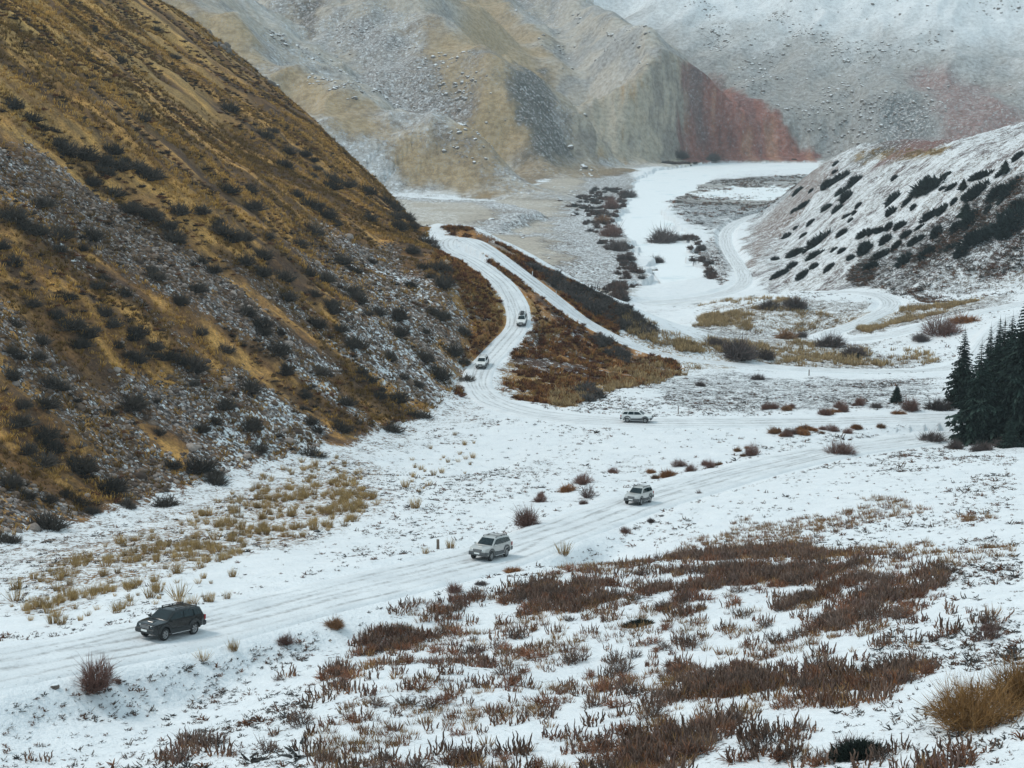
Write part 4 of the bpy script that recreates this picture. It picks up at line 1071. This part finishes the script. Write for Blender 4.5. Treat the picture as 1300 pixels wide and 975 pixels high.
for px, py, w, pr, v, lb in BUSH:
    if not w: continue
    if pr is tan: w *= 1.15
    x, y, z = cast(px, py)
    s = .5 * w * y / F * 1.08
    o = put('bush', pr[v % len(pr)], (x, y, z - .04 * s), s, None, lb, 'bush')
rowp = []
for q, n_ in (([(975, 550), (1010, 540), (1055, 538), (1060, 552), (1000, 556)], 14), ([(1080, 540), (1110, 532), (1112, 538), (1085, 545)], 4), ([(800, 612), (960, 562), (1000, 552), (960, 575), (850, 608)], 12), ([(1030, 522), (1090, 512), (1100, 520), (1040, 528)], 8), ([(960, 520), (1000, 515), (1010, 522)], 4), ([(640, 650), (740, 610), (760, 615), (700, 650)], 5)):
    rowp.append(spread_in(zone(q), n_, lambda x, y: off_road(x, y, 5)))
rowp = np.vstack(rowp)
scatter('bush', reds + browns, rowp, rng.uniform(.6, 1.5, len(rowp)), M['twigs'], 'low red brown bush in the strips between the two roads', 'bush', 'low red brown bushes between the roads', 80, None, rng.uniform(.8, 1.3, len(rowp)))

def lie_on(x, y, along):
    """rotation of something that lies on the slope, its x axis along a direction"""
    import mathutils
    e = 3.0
    n_ = mathutils.Vector((-(gz(x + e, y) - gz(x - e, y)) / (2 * e), -(gz(x, y + e) - gz(x, y - e)) / (2 * e), 1.0)).normalized()
    a = mathutils.Vector(along); a = (a - n_ * a.dot(n_)).normalized()
    return mathutils.Matrix((a, n_.cross(a), n_)).transposed().to_euler()

# ------------------------------------------------------------------ juniper cushions on the right hill, spruces
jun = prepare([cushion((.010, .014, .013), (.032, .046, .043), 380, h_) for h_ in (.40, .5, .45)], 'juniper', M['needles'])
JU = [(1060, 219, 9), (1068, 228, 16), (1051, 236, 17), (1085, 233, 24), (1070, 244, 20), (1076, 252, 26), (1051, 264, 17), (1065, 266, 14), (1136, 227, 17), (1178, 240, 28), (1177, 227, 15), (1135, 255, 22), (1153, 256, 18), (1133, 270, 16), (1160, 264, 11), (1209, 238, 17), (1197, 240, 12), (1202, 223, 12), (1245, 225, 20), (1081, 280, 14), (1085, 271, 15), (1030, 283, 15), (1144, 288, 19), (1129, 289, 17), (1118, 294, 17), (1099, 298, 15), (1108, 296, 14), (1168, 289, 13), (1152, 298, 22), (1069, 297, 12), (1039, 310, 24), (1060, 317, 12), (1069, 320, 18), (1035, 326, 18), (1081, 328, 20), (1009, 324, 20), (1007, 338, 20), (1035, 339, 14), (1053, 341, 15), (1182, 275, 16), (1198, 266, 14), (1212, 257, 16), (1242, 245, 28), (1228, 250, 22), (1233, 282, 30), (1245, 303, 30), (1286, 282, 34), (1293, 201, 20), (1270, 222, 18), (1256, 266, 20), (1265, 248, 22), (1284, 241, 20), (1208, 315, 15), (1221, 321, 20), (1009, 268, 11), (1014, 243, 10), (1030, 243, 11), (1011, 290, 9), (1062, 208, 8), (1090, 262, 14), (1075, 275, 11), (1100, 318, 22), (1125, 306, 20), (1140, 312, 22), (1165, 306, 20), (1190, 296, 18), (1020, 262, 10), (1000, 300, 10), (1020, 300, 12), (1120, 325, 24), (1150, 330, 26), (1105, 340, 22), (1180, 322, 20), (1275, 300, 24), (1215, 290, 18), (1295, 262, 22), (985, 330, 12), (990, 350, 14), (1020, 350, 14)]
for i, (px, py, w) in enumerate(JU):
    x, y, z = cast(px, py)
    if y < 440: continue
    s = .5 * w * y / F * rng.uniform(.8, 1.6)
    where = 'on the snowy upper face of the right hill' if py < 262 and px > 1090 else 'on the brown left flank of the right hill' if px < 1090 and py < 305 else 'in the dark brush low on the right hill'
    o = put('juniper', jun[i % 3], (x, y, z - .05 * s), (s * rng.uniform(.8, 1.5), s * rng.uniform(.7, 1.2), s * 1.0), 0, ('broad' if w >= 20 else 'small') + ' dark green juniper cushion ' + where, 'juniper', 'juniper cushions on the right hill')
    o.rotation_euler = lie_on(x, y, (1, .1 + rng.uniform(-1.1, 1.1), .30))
x, y, z = cast(1088, 962)
ev = prepare([cushion((.010, .014, .011), (.034, .046, .036), 1300, .62, .05)], 'evergreen_bush', M['needles'])
put('evergreen_bush', ev[0], (x, y, z), (.5 * 78 * y / F, .5 * 66 * y / F, .5 * 60 * y / F), .4, 'dark evergreen bush beside the bare twigs on the near slope', 'bush')
x, y, z = cast(808, 795)
put('evergreen_bush', ev[0], (x, y, z), (.5 * 44 * y / F, .6, .55), .5, 'low nearly black bush among the stalk shrubs', 'bush')
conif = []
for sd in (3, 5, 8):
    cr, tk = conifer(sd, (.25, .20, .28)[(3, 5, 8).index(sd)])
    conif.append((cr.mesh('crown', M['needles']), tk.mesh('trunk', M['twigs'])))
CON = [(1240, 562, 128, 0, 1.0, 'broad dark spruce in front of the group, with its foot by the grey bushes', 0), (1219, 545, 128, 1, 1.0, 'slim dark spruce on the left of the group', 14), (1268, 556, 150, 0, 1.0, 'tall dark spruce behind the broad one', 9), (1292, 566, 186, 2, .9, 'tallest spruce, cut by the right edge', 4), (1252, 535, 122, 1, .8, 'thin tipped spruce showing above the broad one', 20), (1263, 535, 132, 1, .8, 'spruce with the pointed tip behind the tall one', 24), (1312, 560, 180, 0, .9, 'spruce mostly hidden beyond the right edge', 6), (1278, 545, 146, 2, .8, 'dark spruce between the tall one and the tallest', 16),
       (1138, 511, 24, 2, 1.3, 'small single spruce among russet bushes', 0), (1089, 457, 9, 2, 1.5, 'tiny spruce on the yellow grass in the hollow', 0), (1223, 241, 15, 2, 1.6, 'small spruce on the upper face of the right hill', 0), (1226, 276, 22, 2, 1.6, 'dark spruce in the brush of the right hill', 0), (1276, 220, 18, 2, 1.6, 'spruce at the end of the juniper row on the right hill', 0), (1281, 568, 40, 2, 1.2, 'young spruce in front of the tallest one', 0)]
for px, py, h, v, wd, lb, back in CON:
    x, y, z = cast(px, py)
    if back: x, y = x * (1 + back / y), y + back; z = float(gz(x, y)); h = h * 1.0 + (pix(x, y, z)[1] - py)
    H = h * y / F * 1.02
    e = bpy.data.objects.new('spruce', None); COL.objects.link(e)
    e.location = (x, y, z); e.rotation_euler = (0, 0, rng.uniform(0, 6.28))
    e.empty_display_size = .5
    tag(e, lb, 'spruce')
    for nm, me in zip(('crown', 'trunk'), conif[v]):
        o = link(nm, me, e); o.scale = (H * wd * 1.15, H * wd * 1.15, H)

# ------------------------------------------------------------------ boulders
rocks = prepare([boulder(k, f_) for k, f_ in ((1, .7), (2, .8), (3, .6), (4, .9))], 'boulder', M['stone'])
def far_keep(x, y): return (sstep(.53, .62, fbm(x / 45, y / 45, 241, 4)) + .04) * (at_field(GF['far'], x, y) > 2)
pp = np.vstack([spread_in(zone(q, 700), n_, far_keep) for q, n_ in (([(300, 20), (430, 10), (560, 60), (640, 130), (650, 200), (560, 180), (440, 120)], 420), ([(640, 0), (740, 5), (840, 70), (760, 130), (700, 160), (690, 80)], 160), ([(860, 0), (980, 0), (1100, 60), (1180, 110), (1100, 180), (1040, 190), (950, 120)], 460), ([(560, 190), (700, 215), (770, 225), (740, 240), (650, 235)], 90), ([(860, -10), (1300, 0), (1300, 120), (1180, 150), (1100, 180), (1040, 190), (950, 120)], 900), ([(240, 10), (560, 40), (640, 130), (650, 200), (440, 130)], 500))] +
               [spread_in(zone(q), n_) for q, n_ in (([(700, 235), (760, 245), (775, 270), (740, 290), (710, 265)], 60), ([(600, 240), (720, 300), (790, 345), (770, 372), (640, 320)], 26), ([(730, 207), (760, 212), (770, 222), (740, 224)], 24))])
scatter('boulder', rocks, pp, np.clip(np.exp(rng.normal(.0, .55, len(pp))), .3, 2.6), M['stone'], 'snow dusted grey boulder lying on the far valley side', 'boulder', 'boulders on the far valley side', 300, 'rubble', None, .25)
for px, py, w, lb in ((828, 345, 18, 'dark boulder lying on the frozen river below the willows'), (742, 213, 12, 'pale boulder under the sandy bank left of the cliff'), (724, 188, 12, 'dark rock at the mouth of the ravine left of the cliff'), (70, 873, 14, 'flat pale stone on the left of the round red brown bush'), (352, 110, 8, 'grey boulder on the sandy ridge edge')):
    x, y, z = cast(px, py)
    s = .5 * w * y / F
    put('boulder', rocks[rng.integers(4)], (x, y, z + .15 * s), (s, s * .8, s * .7), None, lb, 'boulder')
crag = prepare([boulder(k, f_) for k, f_ in ((11, .9), (12, .7), (13, 1.0))], 'boulder', M['rubble'])
for k in range(34):
    t = rng.uniform()
    px, py = 262 + 150 * t + rng.uniform(-6, 2), 40 + 106 * t + rng.uniform(0, 9)
    x, y, z = cast(px, py)
    if y > 640 or y < 300: continue
    s = rng.uniform(.5, 1.5)
    put('boulder', crag[k % 3], (x, y, z + .1 * s), (s, s * .8, s * .9), None, 'brown broken rock on the rocky crest of the brown hillside', 'boulder', 'rocks along the crest of the brown hillside')
pebb = prepare([boulder(k, .6) for k in (6, 7)], 'rubble', M['rubble'])
pp = spread_hill(9000, lambda x, y: (at_field(SCREE, x, y) * (.3 + sstep(.45, .6, fbm(x / 7, y / 7, 243, 3)))) * off_road(x, y, 5))
merge('rubble', pebb, pp, gz(pp[:, 0], pp[:, 1]), np.exp(rng.normal(-1.45, .42, len(pp))), np.ones(len(pp)), M['rubble'], np.where(rng.uniform(size=(len(pp), 1)) < .3, np.array([[1.9, 1.8, 1.75]]), np.where(rng.uniform(size=(len(pp), 1)) < .4, np.array([[.6, .5, .45]]), np.array([[1.1, .9, .75]]))))
# ------------------------------------------------------------------ the cars
import bmesh
def flat_mat(name, col, rough=.5, metal=0.0, coat=0.0, spec=.5, salt=1.0):
    N = NT(name)
    co = N.n('TexCoord').outputs['Object']
    nz = N.noise(co, 3.0, 4, .6)
    zz = N.n('SeparateXYZ', {0: co}).outputs[2]
    grime = N.math('MULTIPLY', N.ramp(zz, .25, 1.0, .55 * salt, .06 * salt), N.ramp(nz, .3, .7, .3, 1.2), clamp=True)   # road salt splashed up from below
    N.out('Base Color', N.mix(grime, col, (.30, .29, .28)) if coat else N.mix(N.ramp(nz, .3, .7, 0, .3), col, tuple(min(1, c * 1.4 + .01) for c in col)))
    N.out('Roughness', rough); N.out('Metallic', metal); N.out('Coat Weight', coat); N.out('Specular IOR Level', spec)
    return N.m
CM = dict(black=flat_mat('black_paint', (.004, .008, .009), .22, 0, .25, .4, .25), silver=flat_mat('silver_paint', (.50, .50, .48), .35, .35, .5), white=flat_mat('white_paint', (.78, .78, .76), .35, 0, .5),
          trim=flat_mat('grey_trim', (.075, .078, .08), .6), deep=flat_mat('dark_trim', (.022, .024, .025), .6), dark=flat_mat('black_plastic', (.012, .012, .013), .6), glass=flat_mat('tinted_glass', (.004, .014, .017), .08, 0, 0, .34), tyre=flat_mat('tyre_rubber', (.02, .02, .02), .85),
          rim=flat_mat('alloy_rim', (.34, .34, .34), .35, .7), lamp=flat_mat('headlamp_lens', (.75, .77, .76), .12), red=flat_mat('tail_lens', (.30, .02, .015), .2), chrome=flat_mat('chrome', (.55, .55, .55), .2, .9), plate=flat_mat('number_plate', (.7, .7, .68), .5))

def bm_obj(name, bm, mat, parent, bevel=0.0, segs=2, smooth=False):
    if bevel:
        bmesh.ops.bevel(bm, geom=[e for e in bm.edges if e.calc_face_angle(0) > .35], offset=bevel, segments=segs, affect='EDGES', profile=.6, clamp_overlap=True)
    bmesh.ops.recalc_face_normals(bm, faces=bm.faces)
    me = bpy.data.meshes.new(name); bm.to_mesh(me); bm.free()
    for p in me.polygons: p.use_smooth = smooth
    me.materials.append(mat)
    return link(name, me, parent)

def prism(outline, yf, n=None):
    """a side outline (x, z) swept across the car; yf(x, z) is the half width"""
    bm = bmesh.new()
    L = [bm.verts.new((x, yf(x, z), z)) for x, z in outline]; Rr = [bm.verts.new((x, -yf(x, z), z)) for x, z in outline]
    n = len(outline)
    bm.faces.new(L); bm.faces.new(list(reversed(Rr)))
    for i in range(n): bm.faces.new((L[i], Rr[i], Rr[(i + 1) % n], L[(i + 1) % n]))
    bmesh.ops.triangulate(bm, faces=[f for f in bm.faces if len(f.verts) > 4])
    return bm

def box(bm, c, s, taper=1.0):
    m = bmesh.ops.create_cube(bm, size=1)['verts']
    for v in m:
        k = taper if v.co.z > 0 else 1
        v.co = (c[0] + v.co.x * s[0] * k, c[1] + v.co.y * s[1] * k, c[2] + v.co.z * s[2])
    return bm

def panel(pts, t=.012):
    """a thin plate with the given corners"""
    import mathutils
    bm = bmesh.new()
    p = [mathutils.Vector(q) for q in pts]
    nn_ = (p[1] - p[0]).cross(p[2] - p[0]).normalized()
    a = [bm.verts.new(q + nn_ * t) for q in p]; b = [bm.verts.new(q - nn_ * t) for q in p]
    bm.faces.new(a); bm.faces.new(list(reversed(b)))
    for i in range(len(p)): bm.faces.new((a[i], b[i], b[(i + 1) % len(p)], a[(i + 1) % len(p)]))
    return bm

def arch(cx_, r, a0=180, a1=0, n=10, cz=.39):
    return [(cx_ + r * math.cos(R(a0 + (a1 - a0) * k / n)), cz + r * math.sin(R(a0 + (a1 - a0) * k / n))) for k in range(n + 1)]

def hw(x, z):
    w = .925 - .05 * max(0, (z - .88) / .26)
    if x > 1.7: w -= .17 * ((x - 1.7) / .7) ** 2
    if x < -1.9: w -= .07 * ((-1.9 - x) / .5) ** 2
    return w
def gw(x, z):
    w = .875 - .21 * (z - 1.12) / .6
    return w - (.05 * max(0, (x - .4) / .8)) - (.05 * max(0, (-1.8 - x) / .5))

def make_car(loc, heading, pitch, paint, lower, label, roof_box=False, roll=0.0):
    root = bpy.data.objects.new('car', None); COL.objects.link(root)
    root.scale = (1, 1, 1.06); root.location = loc; root.rotation_euler = (roll, -pitch, heading)
    tag(root, label, 'car', 'convoy of off-road cars on the snowy road')
    FA, RA = 1.45, -1.34
    under = [(-2.36, .50), (-1.88, .47)] + arch(RA, .47) + [(-.84, .40), (.94, .40)] + arch(FA, .47) + [(1.97, .47), (2.28, .47)]
    outline = under + [(2.39, .56), (2.42, .80), (2.36, .97), (2.22, 1.04), (1.75, 1.09), (1.22, 1.15), (-2.22, 1.17), (-2.37, 1.10), (-2.43, .74)]
    body = bm_obj('body', prism(outline, hw), paint, root, .045, 2, True)
    gh = [(1.20, 1.12), (.46, 1.665), (.22, 1.715), (-.6, 1.735), (-1.70, 1.715), (-1.98, 1.65), (-2.30, 1.13)]
    bm_obj('cabin', prism(gh, gw), paint, root, .05, 2, True)
    bm = bmesh.new(); box(bm, (1.72, 0, 1.105), (.5, .52, .05), .8); bm_obj('hood_scoop', bm, paint, root, .015)
    # glass
    for s in (1, -1):
        for q in ([(.93, 1.215), (.42, 1.585), (-.27, 1.63), (-.27, 1.215)], [(-.36, 1.215), (-.36, 1.63), (-1.13, 1.615), (-1.24, 1.215)], [(-1.36, 1.225), (-1.26, 1.60), (-1.86, 1.56), (-2.09, 1.24)]):
            bm_obj('side_window', panel([(x, s * (gw(x, z) + .004), z) for x, z in q]), CM['glass'], root)
    bm_obj('windscreen', panel([(1.135, -.70, 1.19), (1.135, .70, 1.19), (.51, .585, 1.645), (.51, -.585, 1.645)], .02), CM['glass'], root)
    bm_obj('rear_window', panel([(-2.275, -.66, 1.22), (-2.275, .66, 1.22), (-2.035, .57, 1.59), (-2.035, -.57, 1.59)], .03), CM['glass'], root)
    # front
    bm = bmesh.new(); box(bm, (2.385, 0, .86), (.10, .82, .20)); g = bm_obj('grille', bm, CM['dark'], root, .02)
    bm = bmesh.new()
    for k in range(3): box(bm, (2.443, 0, .80 + .06 * k), (.012, .76, .018))
    bm_obj('grille_bar', bm, CM['chrome'], g)
    for s in (1, -1):
        bm = bmesh.new(); box(bm, (2.30, s * .60, .885), (.20, .34, .17))
        for v in bm.verts:
            if abs(v.co.y) > .6: v.co.x -= .10
        bm_obj('headlight', bm, CM['lamp'], root, .03)
        bm = bmesh.new(); box(bm, (2.37, s * .58, .58), (.10, .2, .10)); bm_obj('fog_light', bm, CM['lamp'], root, .02)
    bm = prism([(2.20, .40), (2.40, .44), (2.475, .54), (2.475, .72), (2.40, .76), (2.15, .74)], lambda x, z: .80 if x > 2.3 else .93)
    fb = bm_obj('front_bumper', bm, lower, root, .03)
    bm = bmesh.new(); box(bm, (2.485, 0, .64), (.015, .5, .12)); bm_obj('number_plate', bm, CM['plate'], root)
    bm = prism([(-2.30, .44), (-2.50, .50), (-2.50, .74), (-2.36, .78), (-2.2, .6)], lambda x, z: .90)
    bm_obj('rear_bumper', bm, lower, root, .03)
    for s in (1, -1):
        # cladding along the sill with flares over the wheels
        cl = [(-1.93, .50)] + arch(RA, .49) + [(-.82, .39), (.94, .39)] + arch(FA, .49) + [(1.99, .50), (2.02, .70)] + arch(FA, .60, 15, 165, 10, .42)[:] + [(.80, .66), (-.72, .66)] + arch(RA, .60, 15, 165, 10, .42) + [(-1.97, .70)]
        bm = bmesh.new()
        o_ = [bm.verts.new((x, s * (.938 - max(0, x - 1.75) * .18), z)) for x, z in cl]; i_ = [bm.verts.new((x, s * .84, z)) for x, z in cl]
        bm.faces.new(o_); bm.faces.new(list(reversed(i_)))
        for k in range(len(cl)): bm.faces.new((o_[k], i_[k], i_[(k + 1) % len(cl)], o_[(k + 1) % len(cl)]))
        bmesh.ops.triangulate(bm, faces=[f for f in bm.faces if len(f.verts) > 4])
        bm_obj('side_cladding', bm, lower, root)
        bm = bmesh.new(); box(bm, (.06, s * .96, .37), (1.75, .13, .05)); bm_obj('side_step', bm, CM['chrome'], root, .015)
        bm = bmesh.new(); box(bm, (.95, s * 1.00, 1.20), (.14, .20, .15), .85); bm_obj('mirror', bm, paint, root, .03)
        bm = bmesh.new(); box(bm, (-2.36, s * .80, .98), (.14, .17, .30)); bm_obj('tail_light', bm, CM['red'], root, .02)
        for hx in (-.12, -1.08):
            bm = bmesh.new(); box(bm, (hx, s * (hw(hx, 1.02) + .012), 1.03), (.17, .03, .035)); bm_obj('door_handle', bm, paint, root, .008)
        bm = bmesh.new(); box(bm, (-.72, s * .60, 1.79), (2.05, .045, .04))
        for k in (-1.7, -.72, .24): box(bm, (k, s * .60, 1.755), (.10, .05, .07))
        bm_obj('roof_rail', bm, CM['dark'], root, .01)
        for ax in (FA, RA):
            bm = bmesh.new()
            prof = [(.25, -.115), (.34, -.125), (.375, -.11), (.385, -.06), (.385, .06), (.375, .11), (.34, .125), (.25, .115)]
            nseg = 28; rings = []
            for k in range(nseg):
                a = 2 * math.pi * k / nseg; rings.append([bm.verts.new((r_ * math.cos(a), o2, r_ * math.sin(a))) for r_, o2 in prof])
            for k in range(nseg):
                A, B = rings[k], rings[(k + 1) % nseg]
                for j in range(len(prof) - 1): bm.faces.new((A[j], B[j], B[j + 1], A[j + 1]))
            w = bm_obj('wheel', bm, CM['tyre'], root, 0, 0, True); w.location = (ax, s * .81, .385)
            bm = bmesh.new()
            bmesh.ops.create_cone(bm, cap_ends=True, segments=24, radius1=.262, radius2=.262, depth=.02)
            for v in bm.verts: v.co = (v.co.x, v.co.z + s * .02, v.co.y)
            bm_obj('wheel_well', bm, CM['dark'], w)
            bm = bmesh.new()
            for k in range(6):
                a = math.pi * 2 * k / 6
                m = bmesh.ops.create_cube(bm, size=1)['verts']
                for v in m:
                    wdt = .075 if v.co.x > 0 else .05
                    x_, z_ = .04 + (v.co.x + .5) * .20, v.co.z * wdt * 1.4
                    v.co = (x_ * math.cos(a) - z_ * math.sin(a), s * (.085 - .02 * (v.co.x > 0)) + v.co.y * .03, x_ * math.sin(a) + z_ * math.cos(a))
            nr_ = 24; ring = [[bm.verts.new((r_ * math.cos(2 * math.pi * k / nr_), s * o2, r_ * math.sin(2 * math.pi * k / nr_))) for r_, o2 in ((.225, .07), (.262, .10), (.262, .06))] for k in range(nr_)]
            for k in range(nr_):
                A, B = ring[k], ring[(k + 1) % nr_]
                for j in range(2): bm.faces.new((A[j], B[j], B[j + 1], A[j + 1]))
            bm_obj('rim', bm, CM['rim'], w)
    bm = bmesh.new()
    for k in (-1.35, -.25): box(bm, (k, 0, 1.80), (.06, 1.2, .03))
    bm_obj('cross_bar', bm, CM['dark'], root, .008)
    bm = bmesh.new(); box(bm, (-.05, 0, .45), (4.1, 1.5, .16)); box(bm, (-1.34, 0, .39), (.16, 1.5, .16)); box(bm, (1.45, 0, .39), (.16, 1.5, .16)); bm_obj('chassis', bm, CM['dark'], root)
    if roof_box:
        b_ = prism([(.35, 1.83), (.45, 1.95), (.2, 2.10), (-1.3, 2.12), (-1.5, 2.0), (-1.45, 1.83)], lambda x, z: .40 - .08 * (z > 2.05))
        bm_obj('roof_box', b_, CM['dark'], root, .04)
    return root

def on_road(px, py, off=0.0):
    x, y, z = cast(px, py)
    k = int(np.argmin((RD[:, 0] - x) ** 2 + (RD[:, 1] - y) ** 2))
    k = min(max(k, 4), len(RD) - 5)
    d = RD[k + 4] - RD[k - 4]
    h = math.atan2(d[1], d[0]); p_ = math.atan2(d[2], math.hypot(d[0], d[1]))
    fine = np.stack([np.interp(np.linspace(k - 1, k + 1, 41), np.arange(len(RD)), RD[:, c]) for c in range(3)], 1)
    q = fine[int(np.argmin((fine[:, 0] - x) ** 2 + (fine[:, 1] - y) ** 2))]
    return (q[0] - math.sin(h) * off, q[1] + math.cos(h) * off, q[2] + .02), h, p_
for px, py, pt, lw_, lb, bx_, off in ((206, 806, 'black', 'deep', 'black off-road car with a bright side step, first of the convoy', False, 0), (620, 709, 'silver', 'trim', 'silver off-road car passing the wooden post, right behind the black one', False, .2), (811, 640, 'silver', 'trim', 'silver off-road car on the long snowy bend between reddish bushes', False, 0),
                                 (811, 534, 'white', 'trim', 'white and grey off-road car seen from the side on the middle road', False, 0), (614, 466, 'white', 'trim', 'white off-road car on the inner bend at the foot of the brown hillside', False, 0), (661, 411, 'white', 'trim', 'white off-road car with a dark box on its roof, last of the convoy', True, .8)):
    l_, h_, p_ = on_road(px, py, off)
    make_car(l_, h_, p_, CM[pt], CM[lw_], lb, bx_)

# ------------------------------------------------------------------ roadside posts
N = NT('weathered_wood'); co = N.n('TexCoord').outputs['Object']
N.out('Base Color', N.mix(N.noise(co, 9.0, 4), (.09, .065, .05), (.22, .17, .14))); wood = N.m
def post(px, py, h_px, wid, mat, lb, nm='post', capped=False):
    x, y, z = cast(px, py)
    H = h_px * y / F
    bm = bmesh.new(); box(bm, (0, 0, H / 2 - .15), (wid, wid, H + .3), .9)
    bmesh.ops.subdivide_edges(bm, edges=bm.edges[:], cuts=2)
    for v in bm.verts: v.co.x += random.Random(int(v.co.z * 50)).uniform(-.012, .012)
    o = bm_obj(nm, bm, mat, None, .012); o.location = (x, y, z)
    return tag(o, lb, 'post')
post(556, 697, 13, .28, wood, 'short wooden post on the road edge by the front silver car')
post(861, 526, 11, .14, wood, 'thin dark marker post on the road edge right of the white side-on car', 'marker_post')
post(676, 352, 8, .16, CM['plate'], 'pale marker post on the upper road edge, higher of two', 'marker_post')
post(706, 378, 9, .16, CM['plate'], 'pale marker post on the upper road edge, lower of two', 'marker_post')
post(1027, 477, 8, .2, wood, 'dark marker post on the edge of the middle valley road', 'marker_post')

# ------------------------------------------------------------------ winter air: an even pale haze
bm = bmesh.new(); box(bm, (0, 2000, 300), (5200, 4700, 660)); 
N = NT('winter_air')
N.t.nodes.remove(N.b)
vol = N.n('VolumePrincipled', {'Color': (.80, .92, .97, 1), 'Density': .00012, 'Anisotropy': .1})
N.t.links.new(vol.outputs[0], N.t.nodes['Material Output'].inputs['Volume'])
hz = bm_obj('haze', bm, N.m, None); hz['kind'] = 'stuff'
